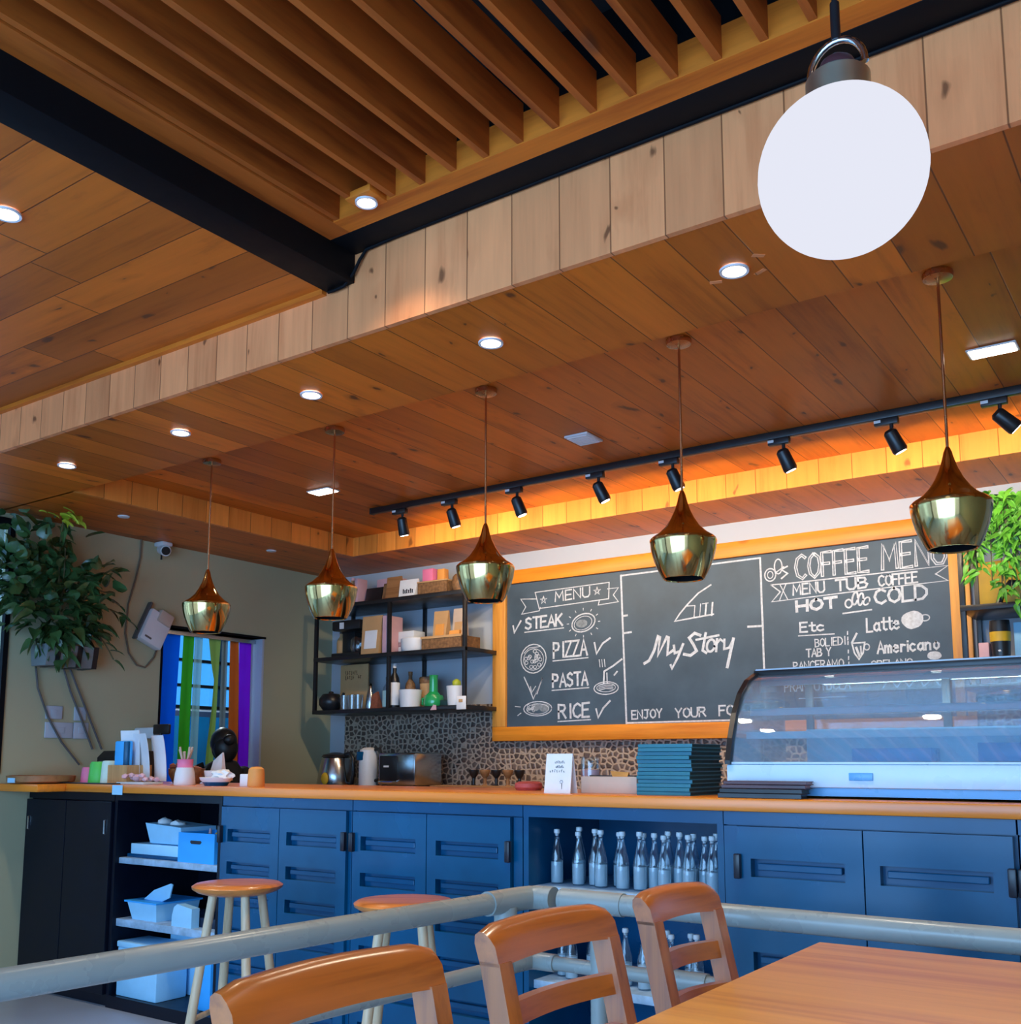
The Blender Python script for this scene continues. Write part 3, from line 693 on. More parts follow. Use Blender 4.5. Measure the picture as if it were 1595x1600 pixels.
for a_ in (('ENJOY', -2.933, 1.472, -2.731, 1.478, .05, .009), ('YOUR', -2.644, 1.474, -2.45, 1.478, .053, .009), ('FOOD', -2.369, 1.479, -2.17, 1.486, .055, .010)):
    c = Chalk(); c.text(*a_); c.done('lettering')
# coffee menu
c = Chalk(); c.text('COFFEE', -1.893, 2.222, -1.492, 2.224, .133, .006, outline=.006, jit=.006); c.done('lettering'); c = Chalk(); c.text('MENU', -1.425, 2.223, -1.105, 2.228, .137, .006, outline=.006, jit=.006); c.done('lettering')
c = Chalk(); c.stroke([(-2.038, 2.205), (-1.95, 2.203), (-1.5, 2.207), (-1.10, 2.212), (-1.162, 2.174), (-1.104, 2.134), (-1.5, 2.125), (-2.036, 2.108), (-1.985, 2.16), (-2.038, 2.205)], .007)
c.stroke([(-1.95, 2.203), (-1.99, 2.115)], .005).stroke([(-1.945, 2.115), (-1.985, 2.20)], .005); c.done('banner')
for a_ in (('MENU', -1.912, 2.134, -1.735, 2.136, .058, .009), ('TUB', -1.675, 2.136, -1.505, 2.138, .058, .011), ('COFFEE', -1.449, 2.138, -1.251, 2.14, .056, .009)):
    c = Chalk(); c.text(*a_); c.done('lettering')
c = Chalk(); c.text('HOT', -1.895, 2.041, -1.674, 2.046, .056, .016); c.done('lettering')
c = Chalk(); c.text('COLD', -1.472, 2.045, -1.208, 2.049, .075, .013); c.done('lettering')
c = Chalk(); c.ell(-1.61, 2.06, .018, .022, .009).ell(-1.575, 2.085, .014, .034, .01, rot=-12).ell(-1.545, 2.078, .013, .032, .01, rot=-12).ell(-1.515, 2.065, .014, .022, .008, rot=-30).stroke([(-1.642, 2.009), (-1.492, 2.017)], .008); c.done('drawing')
c = Chalk(); c.text('Etc', -1.88, 1.925, -1.742, 1.925, .052, .010).stroke([(-1.89, 1.905), (-1.694, 1.902)], .006); c.done('lettering')
c = Chalk(); c.text('Latte', -1.52, 1.90, -1.35, 1.906, .07, .010); c.done('lettering')
c = Chalk(); c.fill(-1.287, 1.946, .056, .047); c.ell(-1.225, 1.952, .022, .016, .006, -120, 120); c.done('drawing')
c = Chalk(); c.text('Americano', -1.47, 1.782, -1.158, 1.788, .062, .010); c.done('lettering')
for a_ in (('BOLIEDI', -1.80, 1.838, -1.635, 1.842, .042, .006), ('TAB Y', -1.85, 1.785, -1.715, 1.787, .042, .007), ('PANCERAMO', -1.925, 1.718, -1.65, 1.722, .042, .006), ('OPELANO', -1.505, 1.714, -1.298, 1.716, .030, .006)):
    c = Chalk(); c.text(*a_); c.done('lettering')
c = Chalk(); c.stroke([(-1.602, 1.845), (-1.59, 1.79), (-1.568, 1.757), (-1.545, 1.79), (-1.535, 1.845), (-1.602, 1.845)], .008).stroke([(-1.60, 1.85), (-1.575, 1.895)], .011).ell(-1.525, 1.82, .014, .016, .006).stroke([(-1.58, 1.82), (-1.565, 1.775)], .012).stroke([(-1.557, 1.825), (-1.555, 1.785)], .008)
for z in (1.91, 1.88, 1.855, 1.81, 1.775, 1.745): c.stroke([(-1.622, z), (-1.623, z - .016)], .006)
c.done('drawing')
c = Chalk(); c.ell(-2.04, 2.262, .032, .036, .007).ell(-2.04, 2.262, .016, .02, .005).ell(-1.992, 2.305, .022, .042, .007).stroke([(-1.94, 2.30), (-1.975, 2.285), (-1.94, 2.26), (-1.975, 2.235)], .009).stroke([(-2.01, 2.27), (-1.96, 2.30)], .006); c.done('drawing')
c = Chalk(); c.fill(-1.19, 1.755, .035, .022); c.done('drawing')
c = Chalk(); c.text('PRANNUTBCEA', -1.98, 1.60, -1.62, 1.604, .05, .007); c.done('lettering')
c = Chalk(); c.stroke([(-1.9, 1.56), (-1.65, 1.563)], .005); c.done('border_line')
c = Chalk(); c.stroke([(-1.45, 1.60), (-1.42, 1.65), (-1.38, 1.60), (-1.35, 1.64), (-1.32, 1.60), (-1.27, 1.66), (-1.25, 1.60), (-1.2, 1.64), (-1.17, 1.60), (-1.14, 1.65)], .006); c.done('drawing')

# ------------------------------------------------------------------ wall shelf units
def shelf_unit(label, x0, x1, posts, zs=(1.548, 1.92, 2.29)):
    t = thing('wall_shelf', label, 'shelf', (x0, 5.1, 0)); W = x1 - x0
    for z in zs:
        B(0, W, 0, .40, z, z + .027, .002).build('shelf_board', M['black'], t)
    for px in posts:
        B(px - x0 - .012, px - x0 + .012, .002, .026, zs[0] + .027, zs[-1], .002).build('post', M['black'], t)
        B(px - x0 - .012, px - x0 + .012, .374, .398, zs[0] + .027, zs[-1], .002).build('post', M['black'], t)
    return t
shelf_unit('black metal wall shelf left of the chalkboard, crowded with bags and bottles', -5.285, -3.925, (-5.273, -4.58, -3.937))
shelf_unit('black metal wall shelf right of the chalkboard, under the hanging plant', -.985, .6, (-.973, -.1, .588))

# ------------------------------------------------------------------ back counter
bc = thing('back_counter', 'low counter along the back wall carrying the kettle and coffee machines', 'counter', (-4.95, 4.92, 0))
B(0, 5.2, .03, .57, 0, 1.02).build('body', M['navydark'], bc)
B(-.02, 5.22, 0, .575, 1.02, 1.05, .003).build('top', M['woodmid'], bc)

# ------------------------------------------------------------------ front counter
YC = 3.17
wt = thing('worktop', 'long orange wooden worktop running along the whole counter', 'worktop', (XL, 3.13, 1.06))
B(0.005, 5.9, 0, .64, 0, .042, .005).build('top_board', M['worktop'], wt)
B(0.005, .42, -.16, .0, .0, .040, .005).build('return_board', M['worktop'], wt)
plinth_z = 0.05
def cab(name, label, x0, x1, mat, open_=False, group='cabinets under the counter'):
    t = thing(name, label, 'cabinet', (x0, YC, 0), 0, group); W = x1 - x0
    if not open_:
        B(0, W, .02, .56, 0, 1.06).build('body', mat, t)
    else:
        mb = MB()
        mb.box(0, .022, .0, .56, 0, 1.06).box(W - .022, W, .0, .56, 0, 1.06).box(.022, W - .022, .52, .54, 0, 1.06)
        mb.box(.022, W - .022, .0, .54, 0, .06).box(.022, W - .022, .0, .54, 1.022, 1.06)
        mb.build('body', mat, t, smooth=False)
    return t
def door(t, x0, x1, mat, panels, handle_side=None, z0=.06, z1=1.012, hz=(.848, .926)):
    d = MB(); y0, y1 = -.016, .0195
    W = x1 - x0
    ps = sorted(panels)
    if ps:
        px0, px1 = x0 + .045, x1 - .055
        d.box(x0, px0, y0, y1, z0, z1).box(px1, x1, y0, y1, z0, z1)
        zz = z0
        for (a, b) in ps:
            d.box(px0, px1, y0, y1, zz, a)
            d.box(px0, px1, y0 + .033, y1, a, b)                       # floor of the recess
            d.box(px0 + .018, px1 - .012, y0 + .010, y1, a + .021, b - .014, .003)   # raised field
            zz = b
        d.box(px0, px1, y0, y1, zz, z1)
    else: d.box(x0, x1, y0, y1, z0, z1, .002)
    o = d.build('door', mat, t, smooth=False)
    if handle_side is not None:
        hx = x0 + .004 if handle_side < 0 else x1 - .004
        MB().box(hx - .011, hx + .011, -.036, -.015, hz[0], hz[1], .004).build('handle', M['handle'], o)
    return o
PAN = [(.855, .912), (.71, .765), (.568, .624), (.42, .476), (.27, .326), (.12, .176)]
t = cab('counter_cabinet', 'black double-door cabinet at the far left end of the counter', -5.495, -4.70, M['darkcab'])
B(0, .795, 0, .02, 1.018, 1.06).build('top_rail', M['darkcab'], t)
for (a, b, hs) in ((.004, .383, -1), (.389, .79, 1)):
    o = door(t, a, b, M['darkcab'], [], None, z1=1.014)
    hx = a + .03 if hs < 0 else b - .045
    MB().tube([(hx, 0, .845), (hx, -.02, .852), (hx, -.02, .918), (hx, 0, .925)], .005, 8).build('handle', M['steel'], o)
for z in (.45, .55, .65, .75, .87): MB().cyl((.425, .002, z), (.425, -.004, z), .006, n=10).build('screw', M['steel'], t)
t = cab('open_cabinet', 'open cabinet with two pale worn shelves stuffed with boxes', -4.695, -3.86, M['darkcab'], True)
B(.022, .813, .022, .50, .705, .735, .003).build('shelf', M['shelfpale'], t)
B(.022, .813, .022, .50, .395, .432, .003).build('shelf', M['shelfpale'], t)
t = cab('counter_cabinet', 'navy two-door cabinet behind the nearer-to-doorway stool', -3.855, -3.03, M['navy'])
t['label'] = 'navy two-door cabinet between the open box shelves and the middle navy cabinet'
B(0, .825, 0, .02, 1.016, 1.06).build('top_rail', M['navy'], t); B(.807, .825, 0, .02, 0, 1.012).build('stile', M['navy'], t)
door(t, .012, .398, M['navy'], PAN, -1); door(t, .402, .805, M['navy'], PAN, 1)
t = cab('counter_cabinet', 'navy two-door cabinet next to the open bottle shelves, behind the rail corner', -3.025, -2.165, M['navy'])
B(0, .86, 0, .02, 1.016, 1.06).build('top_rail', M['navy'], t); B(.82, .86, 0, .02, 0, 1.012).build('stile', M['navy'], t)
door(t, .014, .410, M['navy'], PAN, -1); door(t, .414, .815, M['navy'], PAN, 1)
t = cab('open_cabinet', 'open navy cabinet with shelves of glass bottles', -2.16, -1.37, M['navy'], True)
B(0, .79, -.002, .02, 1.016, 1.06).build('top_rail', M['navy'], t)
B(.022, .768, .03, .50, .735, .765, .002).build('shelf', M['shelfpale'], t); B(.022, .768, .03, .50, .400, .43, .002).build('shelf', M['shelfpale'], t)
t = cab('counter_cabinet', 'wide bright navy two-door cabinet under the glass display case', -1.368, -.50, M['navy'])
B(0, .868, 0, .02, 1.016, 1.06).build('top_rail', M['navy'], t); B(0, .045, 0, .02, 0, 1.012).build('stile', M['navy'], t)
door(t, .050, .448, M['navy'], PAN, -1); door(t, .452, .86, M['navy'], PAN, 1)
t = cab('counter_cabinet', 'navy cabinet at the right edge of the photo, showing only one black handle', -.495, .37, M['navy'])
B(0, .865, 0, .02, 1.016, 1.06).build('top_rail', M['navy'], t)
door(t, .005, .43, M['navy'], PAN, -1); door(t, .434, .86, M['navy'], PAN, 1)

# ------------------------------------------------------------------ boxes in the open cabinet
t = thing('storage_box', 'bright blue box with a hand slot on the upper shelf of the open cabinet', 'box', (-4.09, 3.21, .735))
MB().box(-.135, .135, 0, .006, 0, .142).box(-.135, .135, .214, .22, 0, .142).box(-.135, -.129, .006, .214, 0, .142).box(.129, .135, .006, .214, 0, .142).box(-.129, .129, .006, .214, 0, .006).build('body', M['boxblue'], t, smooth=False)
MB().prism([(-.045, .098), (-.035, .09), (.03, .09), (.04, .098), (.035, .106), (-.04, .106)], 1, -.0015, .001).build('hand_slot', M['handle'], t)
def squeeze(name, lab, x, y, z, s, mat, cap):
    t = thing(name, lab, 'bottle', (x, y, z))
    MB().lathe([(0, 0), (.02, 0), (.023, .01), (.023, .09), (.016, .115), (.008, .125)], n=16).build('body', mat, t)
    MB().lathe([(.009, .123), (.009, .135), (.005, .16), (0, .16)], n=12).build('cap', cap, t)
    t.scale = (s, s, s); return t
squeeze('squeeze_bottle', 'yellow bottle poking out of the blue box', -4.02, 3.27, .743, 1.15, M['yellow'], M['yellow']).rotation_euler = (0, R(10), 0)
squeeze('squeeze_bottle', 'small white bottle at the right end of the blue box', -3.982, 3.31, .743, 1.0, M['white'], M['white'])
squeeze('squeeze_bottle', 'small reddish bottle poking out of the blue box', -4.10, 3.30, .743, .95, M['brownred'], M['pinkpale'])
t = thing('plastic_bin', 'pale blue bin leaning out over the flat white carton', 'bin', (-4.39, 3.235, .812))
MB().hexa([(-.09, 0, 0), (.165, 0, 0), (.165, .2, 0), (-.09, .2, 0), (-.115, -.015, .10), (.165, -.015, .085), (.165, .2, .085), (-.115, .2, .10)]).build('body', M['boxpale'], t, smooth=False)
MB().blob((-.06, .06, .095), .03, .04, .03, 2, .3, 3).blob((.03, .07, .09), .04, .04, .025, 2, .3, 5).build('crumpled_paper', M['paper'], t)
t = thing('flat_carton', 'flat white carton under the pale bin on the upper shelf', 'carton', (-4.42, 3.215, .735))
B(-.19, .19, 0, .26, .020, .072, .004).build('body', M['boxpale'], t)
B(-.24, .19, .015, .28, 0, .019, .003).build('tray', M['navy'], t)
t = thing('plastic_basket', 'blue plastic basket holding a folded sheet on the lower shelf', 'basket', (-4.49, 3.225, .432))
MB().hexa([(-.095, 0, 0), (.10, 0, 0), (.10, .24, 0), (-.095, .24, 0), (-.125, -.012, .085), (.11, -.012, .085), (.11, .25, .085), (-.125, .25, .085)]).build('body', M['boxpale'], t, smooth=False)
MB().hexa([(-.14, -.02, .085), (.12, -.02, .085), (.12, .26, .085), (-.14, .26, .085), (-.14, -.02, .093), (.12, -.02, .093), (.12, .26, .093), (-.14, .26, .093)]).build('rim', M['boxblue'], t, smooth=False)
t = MB().prism([(-.10, 0), (.04, -.005), (.105, .02), (.125, .085), (.11, .09), (-.02, .05)], 1, 0, .006).build('folded_sheet', M['boxpale'], None, (-4.46, 3.27, .527), 0, False)
tag(t, 'pale folded sheet sticking up out of the blue basket', 'paper')
t = tag(B(-.17, .17, 0, .22, 0, .045, .003).build('folder_stack', M['navydark'], None, (-4.10, 3.25, .534 - .102)), 'dark folders lying behind the stool seat on the lower shelf', 'folders')
t = thing('white_container', 'pale rounded container on the lower shelf, right of the blue basket', 'container', (-4.16, 3.20, .432))
MB().prism([(-.08, 0), (.07, 0), (.07, .09), (-.04, .105), (-.065, .09), (-.078, .05)], 1, 0, .045).build('body', M['boxpale'], t)
t = thing('lidded_box', 'wide pale box with an overhanging lid below the lower shelf', 'box', (-4.30, 3.40, .06))
B(-.21, .21, 0, .12, 0, .29, .006).build('body', M['boxpale'], t); B(-.225, .225, -.012, .12, .29, .33, .006).build('lid', M['boxpale'], t)
t = thing('foam_box', 'large white-blue foam box on the floor of the open cabinet', 'box', (-4.49, 3.195, .06))
B(-.16, .16, 0, .18, 0, .235, .006).build('body', M['boxpale'], t); B(-.165, .165, -.004, .185, .235, .265, .006).build('lid', M['boxpale'], t)
t = thing('water_canister', 'pale blue upright canister behind the stool legs', 'canister', (-4.00, 3.21, .06))
B(-.05, .05, 0, .16, 0, .27, .02).build('body', M['boxblue'], t); MB().lathe([(0, .27), (.025, .27), (.025, .30), (0, .30)], n=16).build('cap', M['white'], t)
for ch in t.children:
    if ch.name.startswith('cap'): ch.location = (0, .08, 0)

# ------------------------------------------------------------------ bottles in the open navy cabinet
b0 = thing('glass_bottle', 'x', 'bottle', (0, 0, 0), 0, 'stoppered glass bottles under the counter')
MB().lathe([(0, .002), (.021, 0), (.0245, .006), (.0245, .085), (.023, .10), (.016, .132), (.0095, .158), (.0085, .175), (.0105, .178), (.0105, .183), (.008, .184)], n=20).build('body', M['bottleglass'], b0)
MB().lathe([(0, .005), (.0215, .005), (.0222, .010), (.0222, .080), (0, .081)], n=20).build('water', M['frost'], b0)
MB().lathe([(0, .176), (.006, .176), (.007, .184), (.0108, .185), (.0118, .192), (.0105, .200), (0, .202)], n=16).build('stopper', M['white'], b0)
BX = [(-2.097, 0), (-2.035, .06), (-2.004, 0), (-1.943, .02), (-1.902, -.01), (-1.852, .04), (-1.807, -.02), (-1.757, .05), (-1.742, -.01), (-1.699, .02), (-1.664, .06), (-1.642, -.02), (-1.600, .02), (-1.566, .06),
      (-1.548, -.02), (-1.510, .03), (-1.486, .075), (-1.460, -.02), (-1.425, .02)]
BX2 = [(-2.085, .02), (-2.03, -.01), (-1.97, .04), (-1.88, .02), (-1.81, 0), (-1.75, .04), (-1.725, -.02), (-1.66, .03), (-1.62, -.02), (-1.565, .02), (-1.525, -.02), (-1.46, .02)]
first = True
order = 'first second third fourth fifth sixth seventh eighth ninth tenth eleventh twelfth thirteenth fourteenth fifteenth sixteenth seventeenth eighteenth nineteenth'.split()
for arr, z, nm in ((BX, .766, 'upper'), (BX2, .431, 'lower')):
    for i, (x, dy) in enumerate(arr):
        lab = 'clear stoppered bottle, %s from the left on the %s bottle shelf' % (order[i], nm)
        if i == 0: lab = 'clear stoppered bottle standing alone at the left end of the %s bottle shelf' % nm
        if i == len(arr) - 1: lab = 'clear stoppered bottle at the right end of the %s bottle shelf' % nm
        loc = (x, 3.30 + dy, z)
        if first: b0.location = loc; b0['label'] = lab; first = False
        else:
            q = dup(b0, loc, random.uniform(0, 6), lab)
            k = random.uniform(.96, 1.04); q.scale = (k, k, k)

# ------------------------------------------------------------------ glass display case
dc = thing('display_case', 'curved glass refrigerated display case on the counter at the right', 'display case', (-1.375, 3.20, 1.102))
LW = 1.62
prof = [(.02, .115), (.045, .19), (.085, .275), (.14, .345), (.21, .395), (.30, .427)]
B(.0, LW, .02, .58, .035, .108, .006).build('base', M['casewhite'], dc)
B(.01, LW - .01, .05, .56, .008, .036).build('plinth', M['caseblue'], dc)
for x in (.06, LW - .06):
    for y in (.08, .5): MB().cyl((x, y, 0), (x, y, .01), .02, n=14).build('foot', M['black'], dc)
B(.405, .478, .014, .021, .058, .082, .002).build('label_plate', M['caseblue'], dc)
B(.0, LW, .02, .58, .108, .116, .002).build('deck', M['casewhite'], dc)
mb = MB(); bm = mb.bm
rows = []
for (y, z) in prof:
    rows.append([bm.verts.new((x, y, z)) for x in (.02, LW - .02)])
rows2 = []
for (y, z) in prof:
    rows2.append([bm.verts.new((x, y + .005, z - .004)) for x in (.02, LW - .02)])
for i in range(len(prof) - 1):
    bm.faces.new((rows[i][0], rows[i][1], rows[i + 1][1], rows[i + 1][0])); bm.faces.new((rows2[i][0], rows2[i + 1][0], rows2[i + 1][1], rows2[i][1]))
mb.build('curved_glass', M['caseglass'], dc, ang=60)
for x0 in (0.0, LW - .018):
    inner = [(y + .013, z - .008) for (y, z) in prof]
    poly = prof + [(.46, .445), (.58, .445), (.58, .115)]
    ring_o = [(.008, .108)] + [(y - .012, z + .006) for (y, z) in prof] + [(.31, .438)]
    ring_i = [(.31, .418)] + [(y + .012, z - .008) for (y, z) in reversed(prof)] + [(.03, .108)]
    mb = MB()
    n = len(ring_o); ri = ring_i[::-1]
    for i in range(n - 1):
        a, b, c_, d = ring_o[i], ring_o[i + 1], ri[i + 1], ri[i]
        mb.hexa([(x0, a[0], a[1]), (x0 + .018, a[0], a[1]), (x0 + .018, d[0], d[1]), (x0, d[0], d[1]), (x0, b[0], b[1]), (x0 + .018, b[0], b[1]), (x0 + .018, c_[0], c_[1]), (x0, c_[0], c_[1])])
    mb.build('end_rim', M['black'], dc, ang=50)
    MB().prism([(y + .008, z - .004) for (y, z) in prof] + [(.56, .42), (.56, .12), (.03, .115)], 0, x0 + .006, x0 + .011).build('end_glass', M['caseglass'], dc)
B(.0, LW, .30, .58, .428, .447, .004).build('top_panel', M['casewhite'], dc)
B(.0, LW, .285, .31, .418, .440, .003).build('top_rim', M['black'], dc)
B(.02, LW - .02, .305, .325, .385, .420, .003).build('light_box', M['casewhite'], dc)
for z, y0 in ((.285, .17), (.205, .13)):
    B(.03, LW - .03, y0, .53, z, z + .008, .001).build('inner_shelf', M['caseshelf'], dc)
    B(.03, LW - .03, y0 - .006, y0, z - .012, z + .012, .002).build('shelf_edge', M['casewhite'], dc)
for x in (.10, .58, 1.05, 1.52): B(x, x + .026, .535, .555, .116, .428, .002).build('back_post', M['greypot'], dc)
B(.13, 1.55, .556, .561, .12, .425).build('back_door', M['glass'], dc)
B(.10, 1.55, .53, .56, .116, .235, .002).build('back_rail', M['casewhite'], dc)
for (x, w, h, mt, lab) in ((.32, .26, .045, 'caseblue', 'bright blue flat pack inside the display case, left'), (.72, .30, .06, 'caseblue', 'bright blue carton inside the display case behind the post'), (1.10, .34, .06, 'boxpale', 'pale carton inside the display case near the right edge')):
    tag(B(0, w, 0, .12, 0, h, .004).build('food_carton', M[mt], None, (-1.375 + x, 3.54, 1.219)), lab, 'carton')
lamp('case_light', 'AREA', (.8, .36, .415), 7.0, (.66, .88, 1.0), dc, shape='RECTANGLE', size=1.4, size_y=.03)

# ------------------------------------------------------------------ menus on the counter
m0 = thing('menu_book', 'x', 'menu', (0, 0, 0), 0, 'teal menu books in a stack')
def book(t, w, d, h, cov, pg):
    MB().box(0, w, 0, d, 0, .0022, .0008).box(0, w, 0, d, h - .0022, h, .0008).box(0, w, -.002, .002, .0008, h - .0008, .0008).build('cover', cov, t, smooth=False)
    B(.003, w - .004, .003, d - .004, .0022, h - .0022).build('pages', pg, t)
book(m0, .205, .27, .0134, M['teal'], M['tealdark'])
nb = 13
for i in range(nb):
    lab = 'teal menu book in the stack by the display case, %s up' % order[i] if 0 < i < nb - 1 else ('teal menu book at the very bottom of the stack' if i == 0 else 'topmost teal menu book of the stack')
    loc = (-1.715 + random.uniform(-.006, .006), 3.235 + random.uniform(-.004, .004), 1.102 + i * .01375)
    if i == 0: m0.location = loc; m0['label'] = lab
    else: dup(m0, loc, R(random.uniform(-2.0, 2.0)), lab)
for i, (cov, pg, h, lab) in enumerate((('black', 'black', .016, 'dark menu folder at the bottom of the low stack before the display case'), ('black', 'tealdark', .014, 'black menu folder second from bottom of the low stack'),
                                      ('maroon', 'mauve', .012, 'maroon menu with mauve pages in the low stack'), ('maroon', 'mauve', .011, 'topmost maroon menu of the low stack before the display case'))):
    t = thing('menu_folder', lab, 'menu', (-1.375 + .006 * i, 3.145 + .002 * i, 1.102 + sum((.016, .014, .012, .011)[:i]) + .0006 * i), R((1.5, -1, 2, .5)[i]), 'menus stacked flat before the display case')
    book(t, .275, .075, h, M[cov], M[pg])

# ------------------------------------------------------------------ things on the counter, middle
t = thing('table_card', 'white upright card with small handwriting beside the teal menus', 'card', (-2.115, 3.24, 1.102))
MB().hexa([(0, 0, 0), (.115, 0, 0), (.115, .004, 0), (0, .004, 0), (0, .02, .146), (.115, .02, .146), (.115, .024, .146), (0, .024, .146)]).build('front_sheet', M['paper'], t, smooth=False)
MB().hexa([(0, .05, 0), (.115, .05, 0), (.115, .054, 0), (0, .054, 0), (0, .022, .146), (.115, .022, .146), (.115, .026, .146), (0, .026, .146)]).build('back_sheet', M['paper'], t, smooth=False)
mb = MB()
for k, (xa, xb, z) in enumerate(((.04, .085, .115), (.045, .08, .098), (.02, .09, .082))):
    n = 7
    for i in range(n):
        x = xa + (xb - xa) * i / n; y = -.0012 + z * .137
        mb.box(x, x + .0022, y, y + .002, z - .005, z + (.004 if i % 2 else .001)); mb.box(x, x + .005, y, y + .002, z - .005 + .004 * (i % 3), z - .003 + .004 * (i % 3))
for a in range(6): mb.box(.072 + .006 * math.cos(a), .075 + .006 * math.cos(a), .0045, .0075, .04 + .006 * math.sin(a), .043 + .006 * math.sin(a))
mb.box(.076, .0775, .001, .006, .015, .038)
mb.build('lettering', M['greypot'], t, smooth=False)
t = thing('lidded_jar', 'clear jar with pink contents behind the white card', 'jar', (-2.005, 3.40, 1.102))
MB().lathe([(0, 0), (.036, 0), (.038, .01), (.038, .12), (.034, .135), (0, .136)], n=24).build('body', M['bottleglass'], t)
MB().lathe([(0, .002), (.035, .003), (.035, .085), (0, .09)], n=20).build('contents', M['pinkpale'], t)
t = thing('tissue_box', 'beige box with an orange slip on top, between card and teal menus', 'box', (-1.99, 3.30, 1.102))
B(0, .235, 0, .11, 0, .062, .003).build('body', M['beigebox'], t); B(.02, .21, .03, .09, .060, .066).build('slot', M['black'], t)
MB().hexa([(.12, .03, .06), (.18, .03, .06), (.18, .05, .06), (.12, .05, .06), (.115, .02, .082), (.19, .025, .078), (.19, .03, .078), (.115, .026, .082)]).build('slip', M['orange'], t, smooth=False)
t = thing('red_cushion_tray', 'low reddish rounded tray behind the counter edge', 'tray', (-2.36, 3.50, 1.102)); MB().lathe([(0, 0), (.05, 0), (.058, .012), (.056, .028), (.04, .036), (0, .037)], n=24).build('body', M['red'], t)
tag(B(0, .042, 0, .05, 0, .045, .004).build('card_holder', M['black'], None, (-2.262, 3.50, 1.102)), 'small black block between the red tray and the white card', 'holder')
# ------------------------------------------------------------------ back counter machines
ZB = 1.05
t = thing('electric_kettle', 'steel and glass kettle with black handle at the left end of the back counter', 'kettle', (-5.12, 5.18, ZB))
MB().lathe([(0, 0), (.125, 0), (.13, .01), (.118, .09), (.10, .18), (.085, .205)], n=32).build('body', M['steel'], t)
MB().lathe([(0, .232), (.03, .23), (.09, .215), (.10, .20), (.09, .198), (0, .198)], n=28).build('lid', M['black'], t)
MB().tube([(.085, 0, .215), (.14, 0, .225), (.165, 0, .19), (.17, 0, .08), (.155, 0, .02), (.12, 0, .02)], .014, 10).build('handle', M['black'], t)
MB().blob((.02, -.125, .05), .035, .012, .045, 2).build('badge', M['yellow'], t)
t = thing('vacuum_flask', 'tall silver flask with a blue panel next to the kettle', 'flask', (-4.765, 5.13, ZB))
MB().lathe([(0, 0), (.062, 0), (.065, .01), (.064, .20), (.058, .245), (.03, .262), (0, .263)], n=28).build('body', M['white'], t)
B(-.05, .01, -.068, -.05, .175, .235, .008).build('panel', M['navy'], t)
MB().tube([(.06, 0, .245), (.10, 0, .255), (.115, 0, .22), (.115, 0, .06), (.06, 0, .04)], .011, 8).build('handle', M['black'], t)
t = thing('toaster_oven', 'silver and black coffee machine with a glossy window beside the flask', 'coffee machine', (-4.46, 5.06, ZB))
B(-.155, .165, 0, .28, .012, .225, .015).build('body', M['steel'], t)
B(-.135, .02, -.004, .004, .045, .205, .008).build('window', M['black'], t)
MB().tube([(-.12, -.005, .035), (-.12, -.028, .035), (.0, -.028, .035), (.0, -.005, .035)], .006, 8).build('handle', M['chrome'], t)
B(-.10, -.055, -.0055, -.003, .13, .142).build('label', M['white'], t)
for x in (-.13, .14):
    for y in (.03, .25): MB().cyl((x, y, 0), (x, y, .014), .014, n=12).build('foot', M['black'], t)
t = thing('cup_rack', 'row of dark little coffee stands on the back counter before the mosaic', 'rack', (-3.97, 5.20, ZB))
for k in range(5):
    x = .045 + k * .088
    MB().lathe([(0, 0), (.03, 0), (.032, .006), (.011, .02), (.010, .06), (.026, .08), (.034, .105), (.034, .112), (.028, .108), (.02, .085), (0, .08)], c=(x, 0, .004), n=18).build('stand', M['woodmid' if k % 2 else 'black'], t)
B(0, .44, -.04, .04, 0, .005).build('base', M['black'], t)
tag(B(0, .75, 0, .14, 0, .022, .004).build('wood_board', M['woodmid'], None, (-4.08, 4.95, ZB)), 'long brown board lying on the back counter', 'board')

# ------------------------------------------------------------------ things on the counter, left end
ZW = 1.102
t = thing('round_tray', 'round wooden tray at the left end of the counter', 'tray', (-5.305, 3.12, ZW))
MB().lathe([(0, 0), (.150, 0), (.170, .01), (.175, .040), (.167, .042), (.158, .016), (0, .014)], n=44).build('body', M['woodmid'], t)
B(-.02, .045, -.177, -.171, .005, .03).build('label', M['boxpale'], t)
t = thing('receipt_printer', 'black rounded machine with cables above it, behind the coloured cups', 'printer', (-5.24, 3.52, ZW))
MB().prism([(0, 0), (.16, 0), (.16, .14), (.12, .175), (.04, .178), (0, .14)], 0, -.17, .22).build('body', M['black'], t)
B(-.15, .2, -.004, .0, .06, .12, .002).build('front_panel', M['greypot'], t)
def cup(lab, x, y, r, h, mat, sy=1):
    t = thing('plastic_cup', lab, 'cup', (x, y, ZW), 0, 'coloured cups before the black printer')
    MB().lathe([(0, 0), (r * .98, 0), (r, .006), (r * .86, h * .9), (r * .74, h), (r * .5, h * 1.01), (0, h * 1.01)], n=22, sy=sy).build('body', mat, t)
    return t
cup('pink cup, leftmost of the coloured cups before the black printer', -5.14, 3.295, .040, .085, M['pink'])
cup('bright green cup between the pink and mint ones', -5.05, 3.30, .055, .115, M['green'])
cup('pale mint cup right of the bright green one', -4.945, 3.29, .042, .12, M['mint'])
cup('cream cup half hidden behind the mint one', -4.945, 3.385, .042, .12, M['mint'])
t = thing('wooden_holder', 'square light wooden holder for menus and papers', 'holder', (-4.81, 3.25, ZW))
